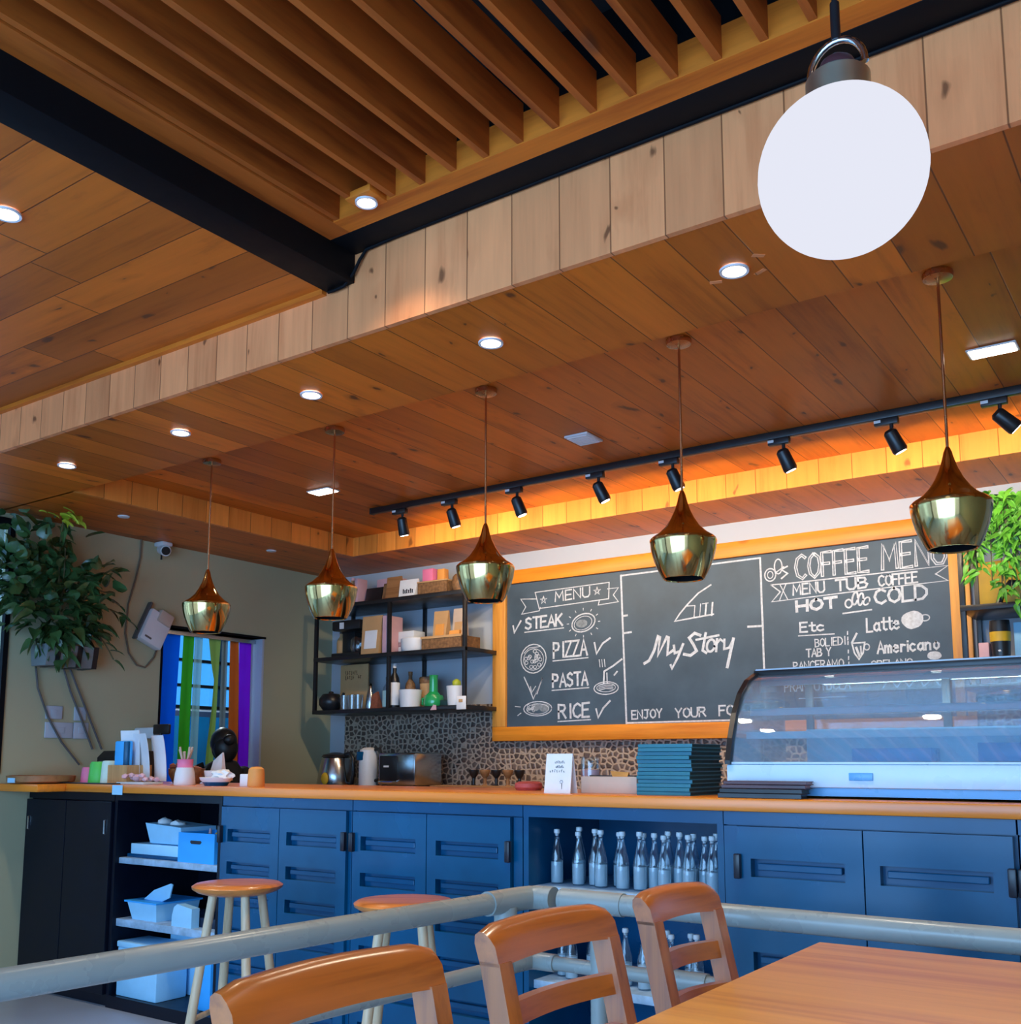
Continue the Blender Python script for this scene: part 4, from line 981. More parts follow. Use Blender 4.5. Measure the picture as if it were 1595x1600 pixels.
MB().box(-.085, .085, 0, .01, 0, .098).box(-.085, .085, .14, .15, 0, .098).box(-.085, -.075, .01, .14, 0, .098).box(.075, .085, .01, .14, 0, .098).box(-.075, .075, .01, .14, 0, .008).build('body', M['woodbox'], t, smooth=False)
t = thing('blue_packet', 'blue packet standing in the wooden holder', 'packet', (-4.82, 3.275, 1.112)); 
B(-.06, .06, 0, .03, 0, .215, .008).build('front', M['boxblue'], t); B(.022, .061, -.002, .012, .03, .212, .003).build('side_band', M['navy'], t)
for k, (x, y, w, h, rz, ry, lab) in enumerate(((-4.80, 3.320, .15, .27, 3, 4, 'white papers standing behind the blue packet'), (-4.705, 3.335, .15, .255, 0, 10, 'curling white paper right of the blue packet'), (-4.61, 3.372, .13, .245, 4, 7, 'rightmost white paper sheet bending over the wooden holder'))):
    mb = MB(); bm = mb.bm; n = 7; g0 = []
    for i in range(n + 1):
        u = i / n; z = h * u; off = .05 * u * u * (1 if k else .4)
        g0.append([bm.verts.new((w * (a - .5) + off * .4, -off * 1.0 + .018 * math.sin(a * 3.1 + k) + b, z - .02 * off * i)) for a in (0, .33, .66, 1) for b in (0, .002)])
    for i in range(n):
        A, Bq = g0[i], g0[i + 1]
        for j in range(3):
            bm.faces.new((A[2 * j], A[2 * j + 2], Bq[2 * j + 2], Bq[2 * j])); bm.faces.new((A[2 * j + 1], Bq[2 * j + 1], Bq[2 * j + 3], A[2 * j + 3]))
        bm.faces.new((A[0], Bq[0], Bq[1], A[1])); bm.faces.new((A[6], A[7], Bq[7], Bq[6]))
    bm.faces.new([g0[0][i] for i in (0, 1, 3, 5, 7, 6, 4, 2)]); bm.faces.new([g0[n][i] for i in (0, 2, 4, 6, 7, 5, 3, 1)])
    tag(mb.build('paper_sheet', M['paper'], None, (x, y, ZW + .014), R(rz)), lab, 'paper', 'papers in the wooden holder')
t = thing('snack_basket', 'brown basket of small brick-red snacks on the counter', 'basket', (-4.56, 3.50, ZW))
MB().lathe([(0, 0), (.08, 0), (.11, .05), (.112, .08), (.104, .08), (.09, .03), (0, .012)], n=28, sy=.75).build('body', M['wicker'], t)
mb = MB()
for k in range(16): mb.blob((random.uniform(-.075, .075), random.uniform(-.055, .055), .065 + random.uniform(0, .035)), .02, .018, .017, 1, .3, k)
mb.build('snacks', M['brownred'], t)
t = thing('clear_snack_tray', 'low clear tray with wrapped pale snacks before the wicker basket', 'tray', (-4.61, 3.245, ZW))
MB().box(-.11, .12, -.06, .06, 0, .012, .004).build('dish', M['frost'], t)
mb = MB()
for k in range(12): mb.blob((random.uniform(-.09, .1), random.uniform(-.04, .04), .024 + random.uniform(0, .02)), .022, .016, .014, 1, .4, k + 30)
mb.build('wrapped_snacks', M['pinkpale'], t)
t = thing('sauce_shaker', 'white shaker with a red and pink middle and sticks on top', 'shaker', (-4.262, 3.26, ZW))
MB().lathe([(0, 0), (.050, 0), (.053, .006), (.047, .06), (.040, .088)], n=26).build('body', M['white'], t)
MB().lathe([(.041, .086), (.038, .09), (.038, .122), (.041, .128), (0, .128)], n=22).build('middle', M['pink'], t)
mb = MB()
for k in range(9):
    a = k * .9; mb.tube([(.016 * math.cos(a), .016 * math.sin(a), .125), (.035 * math.cos(a), .03 * math.sin(a), .165 + .012 * (k % 3))], .0055, 6)
mb.build('sticks', M['beigebox'], t)
t = thing('white_cup', 'small white cup between the shaker and the white dish', 'cup', (-4.235, 3.42, ZW)); MB().lathe([(0, 0), (.035, 0), (.042, .01), (.052, .07), (.05, .071), (.04, .015), (0, .012)], n=24).build('body', M['white'], t)
t = thing('paper_bag', 'crumpled white paper standing behind the small white cup', 'paper', (-4.485, 3.62, ZW)); MB().hexa([(-.06, 0, 0), (.06, 0, 0), (.06, .04, 0), (-.06, .04, 0), (-.035, .02, .12), (.05, .01, .165), (.05, .02, .165), (-.035, .03, .12)]).build('body', M['paper'], t, smooth=False)
t = thing('white_dish', 'shallow white dish with a dark rim holding a napkin', 'dish', (-4.035, 3.27, ZW)); MB().lathe([(0, .004), (.055, .004), (.085, .028), (.09, .04), (.086, .041), (.055, .014), (0, .012)], n=28, sy=.8).build('body', M['white'], t); MB().lathe([(.02, 0), (.06, 0), (.075, .018), (.05, .005)], n=28, sy=.8).build('base_ring', M['navy'], t)
t = tag(MB().blob((0, 0, .028), .062, .045, .03, 3, .5, 4).build('crumpled_napkin', M['paper'], None, (-4.005, 3.285, ZW + .018)), 'crumpled white napkin resting in the shallow dish', 'napkin')
t = thing('orange_jar', 'bright orange jar on the counter before the doorway', 'jar', (-3.725, 3.25, ZW)); MB().lathe([(0, 0), (.038, 0), (.040, .006), (.038, .06), (.035, .082), (.022, .092), (0, .093)], n=26).build('body', M['orange'], t); MB().lathe([(.012, .09), (.014, .094), (0, .095)], n=12).build('lid_hole', M['brownred'], t)
tag(B(0, .055, 0, .05, 0, .058, .004).build('sugar_box', M['paper'], None, (-3.835, 3.245, ZW)), 'little white box left of the orange jar', 'box')
tag(B(0, .085, -.002, .0, -.048, .0).build('price_tag', M['boxpale'], None, (-4.66, 3.127, 1.100), 0, False), 'white paper tag hanging over the worktop edge', 'tag')
tag(B(0, .62, 0, .06, 0, .006, .002).build('dark_mat', M['black'], None, (-5.30, 3.135, ZW)), 'thin dark mat on the counter under the coloured cups', 'mat')

# ------------------------------------------------------------------ things on the left wall
t = thing('card_terminal', 'white handset on an arm above the counter papers', 'handset', (-5.36, 3.80, 1.345))
B(-.12, .09, 0, .05, .01, .08, .015).build('body', M['white'], t); MB().tube([(.05, .03, .02), (.06, .03, -.05), (.06, .03, -.243)], .018, 10).build('arm', M['white'], t)
t['label'] = 'white handset on a post above the counter papers'
B(.08, .10, .0, .04, .02, .06).build('edge', M['greypot'], t)
t = thing('black_screen', 'small black screen beside the white handset', 'screen', (-5.16, 3.70, 1.102)); B(-.06, .09, .05, .07, .275, .335, .008).build('panel', M['black'], t); MB().cyl((.02, .02, 0), (.02, .05, .28), .008, n=10).build('stand', M['black'], t)
t = thing('paper_dispenser', 'tilted white wall box with grey paper sticking out', 'dispenser', (XL, 3.90, 2.06)); rm = Matrix.Rotation(R(-24), 3, 'X')
MB().box(.002, .07, -.075, .095, -.125, .09, .012, 2, rm, (0, 0, 0)).build('body', M['white'], t)
MB().box(.0, .04, -.085, -.07, -.13, .13, .003, 2, rm, (0, 0, 0)).build('side_rail', M['cable'], t)
MB().box(.02, .085, -.02, .085, .03, .11, .01, 2, rm, (0, 0, 0)).build('grey_paper', M['beigebox'], t)
MB().box(.0695, .0715, -.05, .0, -.10, -.088, 0, 2, rm, (0, 0, 0)).build('small_print', M['cable'], t)
mb = MB(); P0 = [(3.80, 2.60), (3.80, 2.49), (3.775, 2.35), (3.73, 2.18), (3.72, 2.0), (3.75, 1.88), (3.81, 1.81), (3.87, 1.80), (3.93, 1.87), (3.97, 1.98)]
mb.tube([(.008, y - 3.8, z - 2.0) for y, z in P0], .006, 8)
tag(mb.build('wall_cable', M['beigecable'], None, (XL, 3.8, 2.0)), 'thin brown cable looping down the wall under the tilted box', 'cable')
t = thing('security_camera', 'white security camera under the ceiling above the wall cable', 'camera', (-5.44, 3.93, ZS))
B(-.05, .04, -.04, .04, -.03, 0, .01).build('mount', M['white'], t); MB().tube([(-.02, 0, -.045), (.05, -.02, -.065)], [.032, .034], 16).build('body', M['white'], t)
MB().tube([(.049, -.0195, -.0645), (.058, -.022, -.067)], [.028, .026], 16).build('lens', M['black'], t); MB().cyl((-.02, 0, -.06), (-.02, 0, -.11), .006, n=8).build('plug', M['black'], t)
for (y, z, w, h, lab) in ((3.235, 1.46, .10, .075, 'square wall plate below the plant pot, left'), (3.41, 1.455, .075, .08, 'smaller wall plate below the plant pot, right'), (3.235, 1.352, .17, .09, 'wide wall plate, lower left of the four'), (3.41, 1.35, .095, .095, 'lower right wall plate of the four')):
    t = thing('wall_plate', lab, 'switch plate', (XL, y, z), 0, 'switch plates under the plant'); B(0, .012, 0, w, 0, h, .004).build('plate', M['wallback'], t); B(.011, .015, w * .3, w * .7, h * .3, h * .7, .002).build('rocker', M['wallback'], t)

# ------------------------------------------------------------------ plants
def leaf(bm, base, d, up, L, W, droop=.25):
    d = d.normalized(); s = d.cross(up)
    s = s.normalized() if s.length > 1e-3 else Vector((1, 0, 0)); n = s.cross(d).normalized()
    mid = []; lft = []; rgt = []
    for (t_, w) in ((0, .0), (.12, .42), (.32, .5), (.6, .36), (.85, .14), (1, 0)):
        p = base + d * (L * t_) - Vector((0, 0, 1)) * (droop * L * t_ * t_)
        mid.append(bm.verts.new(p - n * W * .10)); lft.append(bm.verts.new(p + s * W * w + n * W * .05)) if 0 < w else lft.append(None)
        rgt.append(bm.verts.new(p - s * W * w + n * W * .05)) if 0 < w else rgt.append(None)
    for i in range(5):
        for S, fl in ((lft, 0), (rgt, 1)):
            q = [mid[i], mid[i + 1], S[i + 1], S[i]]; q = [v for v in q if v]
            bm.faces.new(q if fl else q[::-1])
def rdir(rx, ry, rz): return Vector((random.gauss(0, 1) * rx, random.gauss(0, 1) * ry, random.gauss(0, 1) * rz))
pl_ = thing('wall_plant', 'big leafy potted plant hung on the left wall beside the window', 'plant', (XL, 3.27, 1.75))
MB().prism([(.03, 0), (.17, 0), (.19, .12), (.01, .12)], 1, -.15, .15).build('planter', M['greypot'], pl_, smooth=False)
for y in (-.10, .03, .13): MB().prism([(.028, -.003), (.173, -.003), (.194, .122), (.006, .122)], 1, y, y + .03).build('strap', M['black'], pl_, smooth=False)
mb = MB(); st = MB()
cl = [((.16, -.12, .40), .20, 120), ((.13, -.30, .52), .17, 80), ((.18, .0, .30), .16, 90), ((.14, -.08, .18), .12, 60), ((.2, -.22, .62), .16, 60), ((.12, -.35, .36), .14, 50), ((.2, .08, .5), .11, 30)]
for (c_, r_, n_) in cl:
    for k in range(n_):
        p = Vector(c_) + rdir(r_ * .42, r_ * .62, r_ * .55); p.x = max(p.x, .03)
        d = (p - Vector((.12, -.08, .25))).normalized() + rdir(.5, .5, .5); L = random.uniform(.07, .125)
        if p.x + d.normalized().x * L < .02: d.x = abs(d.x)
        leaf(mb.bm, p, d, Vector((0, 0, 1)) + rdir(.4, .4, .2), L, L * random.uniform(.62, .85), random.uniform(.1, .6))
for (tip, n_) in (((.20, .34, .30), 8), ((.20, .25, .06), 7), ((.25, .24, .60), 5), ((.35, -.20, .80), 12)):
    a = Vector((.12, -.05, .3)); b_ = Vector(tip); m_ = (a + b_) / 2 + Vector((.05, 0, .12))
    pts = [a.lerp(m_, i / 5) * (1 - i / 10) + m_.lerp(b_, i / 5) * (i / 10) if False else (a * (1 - i / 9) ** 2 + m_ * 2 * (i / 9) * (1 - i / 9) + b_ * (i / 9) ** 2) for i in range(10)]
    st.tube(pts, .004, 6)
    for k in range(n_):
        p = pts[min(9, 4 + k % 6)]; leaf(mb.bm, p, rdir(.4, .6, .3) + Vector((.2, .4, -.2)), Vector((0, 0, 1)), random.uniform(.06, .10), .04, .5)
mb.build('foliage', M['leafdark'], pl_); st.build('stems', M['stem'], pl_)
mb = MB()
for k in range(16):
    p = Vector((.42, -.24, .79)) + rdir(.035, .045, .025); leaf(mb.bm, p, Vector((.3, .5, -.1)) + rdir(.6, .6, .3), Vector((0, 0, 1)) + rdir(.3, .3, .1), random.uniform(.05, .08), .042, .3)
mb.build('lime_sprig', M['leaflime'], pl_)
MB().tube([(.12, -.05, .3), (.2, -.12, .55), (.3, -.18, .70), (.42, -.24, .79)], .005, 6).build('long_stem', M['stem'], pl_)
for pts, lab in (([(3.15, 1.75), (3.17, 1.63), (3.24, 1.47), (3.33, 1.33), (3.45, 1.20)], 'leftmost dark cord running down the wall from the plant pot'), ([(3.32, 1.75), (3.37, 1.62), (3.44, 1.48), (3.53, 1.29)], 'grey cord down the wall, middle of the three below the pot'), ([(3.36, 1.75), (3.46, 1.55), (3.59, 1.29)], 'black cord down the wall ending behind the black printer')):
    tag(MB().tube([(.022, y - 3.4, z - 1.2) for y, z in pts], .006, 8).build('plant_cord', M['cable'], None, (XL, 3.4, 1.2)), lab, 'cord', 'cords under the plant pot')
hp = thing('hanging_plant', 'bright green trailing plant on the shelf at the right edge of the photo', 'plant', (-.80, 5.24, 2.317))
MB().lathe([(0, 0), (.07, 0), (.09, .12), (.085, .12), (.066, .01), (0, .01)], n=24).build('pot', M['black'], hp)
mb = MB(); st = MB()
for k in range(95):
    p = Vector((0, -.05, .12)) + rdir(.085, .07, .045); p.z = min(p.z, .13); p.x = max(-.16, min(.3, p.x)); leaf(mb.bm, p, rdir(1, 1, .4) + Vector((0, -.5, .3)), Vector((0, 0, 1)), random.uniform(.06, .11), .034, random.uniform(.3, 1.0))
for k in range(26):
    x0 = random.uniform(-.14, .2); x1 = x0 - random.uniform(-.02, .10); ln = random.uniform(.12, .46) if k % 3 else random.uniform(.3, .5)
    pts = []
    for i in range(10):
        u = i / 9; pts.append(Vector((x0 + (x1 - x0) * u, -.12 - .10 * math.sin(min(1, u * 1.6) * 1.57), .13 - ln * u * u - .02 * u)))
    st.tube(pts, .0025, 5)
    for i in range(1, 10):
        for q in range(3): leaf(mb.bm, pts[i] + rdir(.012, .008, .012), rdir(1, .7, .4) + Vector((0, -.3, -.5)), Vector((0, -1, .5)), random.uniform(.035, .065), random.uniform(.016, .028), .4)
mb.build('foliage', M['leafbright'], hp); st.build('stems', M['stem'], hp)

# ------------------------------------------------------------------ things on the wall shelves
Z1, Z2, Z3 = 1.576, 1.948, 2.318
def blk(name, lab, cat, x0, x1, y, z, h, mat, d=.10, bev=.004, **kw): return tag(B(0, x1 - x0, 0, d, 0, h, bev).build(name, M[mat], None, (x0, y, z)), lab, cat, **kw)
def pouch(lab, x0, x1, y, z, h, mat, pat=None, d=.07):
    t = thing('paper_pouch', lab, 'bag', ((x0 + x1) / 2, y, z)); w = (x1 - x0) / 2
    MB().hexa([(-w * .88, 0, 0), (w * .88, 0, 0), (w * .88, d, 0), (-w * .88, d, 0), (-w, d * .4, h), (w, d * .4, h), (w, d * .52, h), (-w, d * .52, h)]).build('body', M[mat], t, smooth=False)
    if pat: MB().hexa([(-w * .6, -.003 + d * .06, h * .15), (w * .6, -.003 + d * .06, h * .15), (w * .6, d * .2, h * .15), (-w * .6, d * .2, h * .15), (-w * .6, -.003 + d * .24, h * .62), (w * .6, -.003 + d * .24, h * .62), (w * .6, d * .3, h * .62), (-w * .6, d * .3, h * .62)]).build('label', M[pat], t, smooth=False)
    return t
def bottle(lab, x, y, z, r, h, mat, cap, lbl=None):
    t = thing('shelf_bottle', lab, 'bottle', (x, y, z))
    MB().lathe([(0, 0), (r * .95, 0), (r, .006), (r, h * .58), (r * .85, h * .68), (r * .36, h * .80), (r * .34, h * .93), (0, h * .93)], n=20).build('body', mat, t)
    MB().lathe([(r * .4, h * .90), (r * .42, h), (0, h)], n=14).build('cap', cap, t)
    if lbl: MB().lathe([(r * 1.01, h * .06), (r * 1.03, h * .07), (r * 1.03, h * .56), (r * 1.01, h * .57)], n=20).build('label', lbl, t)
    return t
# top shelf
bottle('pale bottle at the left of the top shelf, by the second brass pendant', -5.03, 5.22, Z3, .034, .20, M['kraft'], M['pinkpale'])
blk('pink_carton', 'narrow pink carton standing between bottle and black bag', 'carton', -4.955, -4.925, 5.16, Z3, .18, 'pinkpale')
blk('pink_box', 'pale pink box at the back of the top shelf', 'box', -4.90, -4.70, 5.33, Z3, .19, 'pinkpale')
pouch('black bag before the pale pink box on the top shelf', -4.90, -4.74, 5.20, Z3, .11, 'black')
pouch('dark patterned bag on the top shelf beside the black one', -4.737, -4.698, 5.20, Z3, .13, 'wicker')
pouch('grey brown pouch with a clear top on the top shelf', -4.69, -4.56, 5.18, Z3, .165, 'woodmid')
t = pouch('white bag with dark lettering on the top shelf', -4.545, -4.385, 5.15, Z3, .125, 'paper')
mb = MB()
for k, (x, hh) in enumerate(((-.035, .03), (-.02, .022), (-.005, .028), (.012, .022), (.028, .03), (.044, .024))): mb.box(x, x + .005, .004, .012, .028, .028 + hh); mb.box(x, x + .010, .004, .012, .028, .033)
mb.build('lettering', M['black'], t, smooth=False)
t = thing('wire_basket', 'brown woven basket on the top shelf under a red pack', 'basket', (-4.25, 5.16, Z3)); MB().box(-.125, .125, 0, .005, 0, .085).box(-.125, .125, .12, .125, 0, .085).box(-.125, -.12, .005, .12, 0, .085).box(.12, .125, .005, .12, 0, .085).box(-.12, .12, .005, .12, 0, .006).build('body', M['wicker'], t, smooth=False)
MB().box(-.13, .13, -.006, .131, .085, .095, .004).build('rim', M['kraft'], t)
blk('red_pack', 'bright pink-red pack on top of the brown woven basket', 'pack', -4.36, -4.27, 5.19, Z3 + .095, .09, 'pink')
blk('orange_pack', 'small orange pack on the brown woven basket', 'pack', -4.24, -4.18, 5.20, Z3 + .095, .08, 'orange', d=.05)
t = thing('gold_bowl', 'woven brown bowl at the right end of the top shelf', 'bowl', (-4.042, 5.22, Z3)); MB().lathe([(0, 0), (.05, 0), (.07, .04), (.065, .10), (.05, .12), (.045, .118), (.05, .05), (0, .01)], n=24).build('body', M['wicker'], t)
# middle shelf
bottle('pale narrow bottle at the left end of the middle shelf', -5.21, 5.30, Z2, .032, .21, M['kraft'], M['black'])
t = thing('coffee_maker', 'black coffee maker on the middle shelf behind the second pendant', 'coffee maker', (-5.03, 5.16, Z2))
B(-.14, .13, .0, .2, 0, .03, .006).build('base', M['black'], t); B(-.14, -.02, .11, .2, .03, .21, .01).build('tower', M['black'], t); B(-.14, .13, .0, .2, .19, .26, .012).build('head', M['black'], t)
MB().lathe([(0, .03), (.05, .03), (.062, .06), (.06, .12), (.045, .145), (0, .146)], c=(.055, .08, 0), n=24).build('jug', M['bottleglass'], t); MB().tube([(.115, .06, .13), (.14, .04, .12), (.135, .04, .06), (.11, .06, .05)], .007, 8).build('handle', M['black'], t)
B(-.06, -.02, -.003, .001, .20, .245).build('label', M['white'], t)
pouch('tall orange-brown coffee bag with a pale label on the middle shelf', -4.875, -4.69, 5.14, Z2, .27, 'kraft', 'paper')
blk('pink_book', 'slim salmon book standing behind the middle shelf post', 'book', -4.668, -4.622, 5.14, Z2, .26, 'pinkpale', d=.16)
for i, (h, mt, lab) in enumerate(((.05, 'paper', 'white box at the bottom of the little pile on the middle shelf'), (.03, 'mauve', 'striped mauve box in the middle of the little pile'), (.075, 'paper', 'pale carton on top of the little pile on the middle shelf'))):
    blk('small_carton', lab, 'carton', -4.62, -4.44 - .02 * i, 5.25, Z2 + (0, .0505, .081)[i], h, mt, d=.12)
t = thing('white_bowl', 'white round bowl in the middle of the middle shelf', 'bowl', (-4.42, 5.17, Z2)); MB().lathe([(0, 0), (.075, 0), (.088, .02), (.09, .085), (.085, .088), (.08, .03), (0, .015)], n=30, sy=.75).build('body', M['white'], t)
t = thing('woven_tray', 'long brown tray on the middle shelf holding two coffee bags', 'tray', (-4.15, 5.13, Z2)); MB().box(-.16, .17, 0, .006, 0, .08).box(-.16, .17, .2, .206, 0, .08).box(-.16, -.154, .006, .2, 0, .08).box(.164, .17, .006, .2, 0, .08).box(-.154, .164, .006, .2, 0, .03).build('body', M['wicker'], t, smooth=False); MB().box(-.165, .175, -.005, .0, .07, .086).build('rim', M['kraft'], t)
pouch('brown coffee bag standing in the woven tray, left of the pair', -4.285, -4.165, 5.20, Z2 + .03, .235, 'kraft', 'orange', d=.08)
pouch('pale brown coffee bag standing in the woven tray, right of the pair', -4.12, -4.02, 5.20, Z2 + .03, .24, 'beigebox', 'kraft', d=.08)
tag(MB().prism([(0, 0), (.10, 0), (.10, .085), (.02, .085)], 1, 0, .02).build('orange_packet', M['orange'], None, (-4.11, 5.15, Z2 + .03), 0, False), 'slanted orange packet before the pale brown coffee bag', 'packet')
# lower shelf
t = thing('black_teapot', 'round black teapot at the left of the lowest shelf', 'teapot', (-5.19, 5.19, Z1)); MB().lathe([(0, 0), (.055, 0), (.085, .04), (.085, .08), (.06, .115), (.02, .122), (.015, .135), (0, .138)], n=28).build('body', M['black'], t); MB().tube([(.07, 0, .06), (.11, 0, .095), (.125, 0, .12)], [.016, .011, .009], 10).build('spout', M['black'], t)
t = thing('cork_sign', 'brown burnt-wood sign board leaning on the lowest shelf', 'sign', (-5.24, 5.33, Z1)); B(0, .27, 0, .015, 0, .335, .004).build('panel', M['kraft'], t)
mb = MB()
for k in range(14): x = .05 + .018 * (k % 9); z = .26 if k < 7 else .225; mb.box(x, x + .006, -.0015, .001, z + random.uniform(0, .01), z + .03); mb.box(x, x + .013, -.0015, .001, z + .012 * (k % 3), z + .005 + .012 * (k % 3))
mb.build('lettering', M['wicker'], t, smooth=False)
g0 = thing('drinking_glass', 'clear glass, leftmost of the three before the cork sign', 'glass', (-5.02, 5.15, Z1), 0, 'glasses on the lowest shelf'); MB().lathe([(0, 0), (.028, 0), (.034, .10), (.032, .10), (.026, .006), (0, .006)], n=20).build('body', M['bottleglass'], g0)
dup(g0, (-4.952, 5.16, Z1), None, 'clear glass, middle of the three before the cork sign'); dup(g0, (-4.886, 5.15, Z1), None, 'clear glass nearest the silver cone')
t = thing('silver_cone', 'silver pointed cone on the lowest shelf', 'ornament', (-4.838, 5.22, Z1)); MB().lathe([(0, 0), (.032, 0), (.034, .02), (.03, .09), (.014, .16), (0, .185)], n=16).build('body', M['steel'], t)
t = thing('red_pouch', 'dark red pouch right of the silver cone', 'bag', (-4.775, 5.18, Z1)); MB().hexa([(-.035, 0, 0), (.035, 0, 0), (.035, .06, 0), (-.035, .06, 0), (-.03, .02, .10), (.02, .02, .12), (.02, .03, .12), (-.03, .03, .10)]).build('body', M['brownred'], t, smooth=False)
bottle('white labelled bottle left of the lowest shelf post', -4.755 + .045, 5.25, Z1, .034, .22, M['bottleglass'], M['greypot'], M['mint'])
blk('pink_tall_box', 'magenta tall box just right of the shelf post', 'box', -4.655, -4.612, 5.19, Z1, .20, 'pink', d=.06)
bottle('wine bottle with a white label and pale capsule on the lowest shelf', -4.585, 5.18, Z1, .036, .30, M['black'], M['white'], M['paper'])
bottle('dark brown bottle behind the wine bottle', -4.53, 5.28, Z1, .036, .25, M['wicker'], M['wicker'])
def wpot(lab, x, y, r, h, sprout=None):
    t = thing('white_pot', lab, 'pot', (x, y, Z1)); MB().lathe([(0, 0), (r * .85, 0), (r, h), (r * .93, h), (r * .8, h * .85), (0, h * .84)], n=28).build('body', M['white'], t)
    if sprout: MB().blob((0, -.0, h + .015), .030, .030, .032, 2, .15).build('cactus', sprout, t)
    return t
wpot('white pot under the brown cup on the lowest shelf', -4.435, 5.17, .078, .115)
t = thing('brown_cup', 'brown banded cup stacked behind the white pot', 'cup', (-4.41, 5.32, Z1)); MB().lathe([(0, 0), (.05, 0), (.055, .20), (.05, .21), (0, .20)], n=22).build('body', M['kraft'], t); MB().lathe([(.055, .165), (.058, .17), (.058, .205), (.052, .21)], n=22).build('band', M['wicker'], t)
t = thing('green_jug', 'emerald green glass jug on the lowest shelf', 'jug', (-4.265, 5.21, Z1)); MB().lathe([(0, 0), (.062, 0), (.07, .02), (.066, .06), (.06, .075)], n=24).build('body', M['greenglass'], t); MB().lathe([(.058, .07), (.03, .10), (.028, .20), (.032, .21), (0, .20)], c=(-.02, .02, 0), n=20).build('neck', M['greenglass'], t); MB().tube([(-.06, 0, .06), (-.095, 0, .055), (-.095, 0, .02), (-.06, 0, .012)], .010, 8).build('handle', M['greenglass'], t)
blk('dark_dish', 'low dark green dish between the green jug and the cactus', 'dish', -4.19, -4.118, 5.18, Z1, .04, 'tealdark')
wpot('white pot with a yellow-green round cactus at the right of the lowest shelf', -4.045, 5.17, .066, .125, M['leaflime'])
t = thing('white_tag', 'white card clipped on the lowest shelf edge under the post', 'tag', (-3.985, 5.092, 1.545)); B(0, .075, 0, .006, 0, .085, .002).build('card', M['paper'], t); B(.02, .05, -.002, .0, .045, .065).build('mark', M['kraft'], t)
tag(MB().prism([(0, 0), (.05, 0), (.045, .03), (.025, .034)], 1, 0, .004).build('peach_sticker', M['pinkpale'], None, (-4.2, 5.094, 1.548), 0, False), 'small peach sticker on the lowest shelf edge', 'sticker')
# right-hand shelf
blk('yellow_board', 'yellow board with black curves behind the trailing green plant', 'board', -.95, -.5, 5.40, 1.948, .25, 'yellow', d=.03)
tag(MB().tube([(0, 0, 0), (.02, 0, .07), (.06, 0, .11), (.12, 0, .10), (.14, 0, .05), (.10, 0, .01)], .016, 8).build('black_curl', M['black'], None, (-.86, 5.36, 1.968)), 'thick black curl before the yellow board', 'ornament')
t = thing('travel_cup', 'black cup with a yellow band on the right-hand shelf', 'cup', (-.835, 5.20, Z1)); MB().lathe([(0, 0), (.033, 0), (.046, .26), (.043, .30), (0, .30)], n=26).build('body', M['black'], t); MB().lathe([(.0425, .20), (.0445, .20), (.0468, .245), (.0445, .245)], n=26).build('band', M['yellow'], t); MB().blob((0, -.038, .155), .010, .004, .008, 1).build('spot_mark', M['white'], t)
blk('pink_carton', 'pink carton beside the black cup on the right-hand shelf', 'carton', -.93, -.885, 5.19, Z1, .20, 'pinkpale', d=.1)
blk('blue_glass_box', 'blue-grey box right of the black cup', 'box', -.78, -.55, 5.22, Z1, .29, 'boxpale', d=.05)

# ------------------------------------------------------------------ doorway, strip curtain, kitchen beyond
d1 = MB(); d1.box(XL - .155, XL + .004, 3.985, 4.0, 0, 2.085).box(XL - .155, XL + .004, 3.985, 4.845, 2.072, 2.087)
struct(d1.build('door_1', M['blacksteel'], smooth=False))
struct(B(XL - .152, XL + .002, 4.815, 4.832, 0, 2.072).build('trim_10', M['wallback']))
sc_ = thing('strip_curtain', 'coloured plastic strip curtain hanging in the kitchen doorway', 'curtain', (XL - .08, 4.0, 2.06))
B(-.015, .015, 0, .815, -.02, .006).build('rail', M['steel'], sc_)
def film(name, c, a=.55):
    m, nt, out = new_mat(name); g = G(nt)
    tr = g.n('ShaderNodeBsdfTransparent'); tr.inputs[0].default_value = (*[min(1, .25 + .75 * q) for q in c], 1)
    dd = g.n('ShaderNodeBsdfDiffuse'); dd.inputs[0].default_value = (*c, 1); tl = g.n('ShaderNodeBsdfTranslucent'); tl.inputs[0].default_value = (*c, 1)
    ad = g.n('ShaderNodeMixShader'); ad.inputs[0].default_value = .6; g.l(dd.outputs[0], ad.inputs[1]); g.l(tl.outputs[0], ad.inputs[2])
    mx = g.n('ShaderNodeMixShader'); mx.inputs[0].default_value = a; g.l(tr.outputs[0], mx.inputs[1]); g.l(ad.outputs[0], mx.inputs[2]); g.l(mx.outputs[0], out.inputs[0]); return m
def strip(pts, c, a, lab):
    """pts: (z offset, y0, y1) from the rail down"""
    mb = MB(); bm = mb.bm; rows = []
    for i, (z, y0, y1) in enumerate(pts):
        r = []
        for k in range(5):
            u = k / 4; x = .006 * math.sin(u * 6.28 + i * .4)
            r.append((bm.verts.new((x, y0 + (y1 - y0) * u, z)), bm.verts.new((x - .0025, y0 + (y1 - y0) * u, z))))
        rows.append(r)
    for A, Bq in zip(rows, rows[1:]):
        for k in range(4):
            bm.faces.new((A[k][0], A[k + 1][0], Bq[k + 1][0], Bq[k][0])); bm.faces.new((A[k][1], Bq[k][1], Bq[k + 1][1], A[k + 1][1]))
        bm.faces.new((A[0][0], Bq[0][0], Bq[0][1], A[0][1])); bm.faces.new((A[4][0], A[4][1], Bq[4][1], Bq[4][0]))
    o = mb.build('strip', film('strip_film', c, a), sc_); o['label'] = lab
strip([(-.02, .02, .19), (-.6, .03, .17), (-1.3, .03, .17), (-2.0, .03, .17)], (.015, .26, .80), .85, 'deep blue strip')
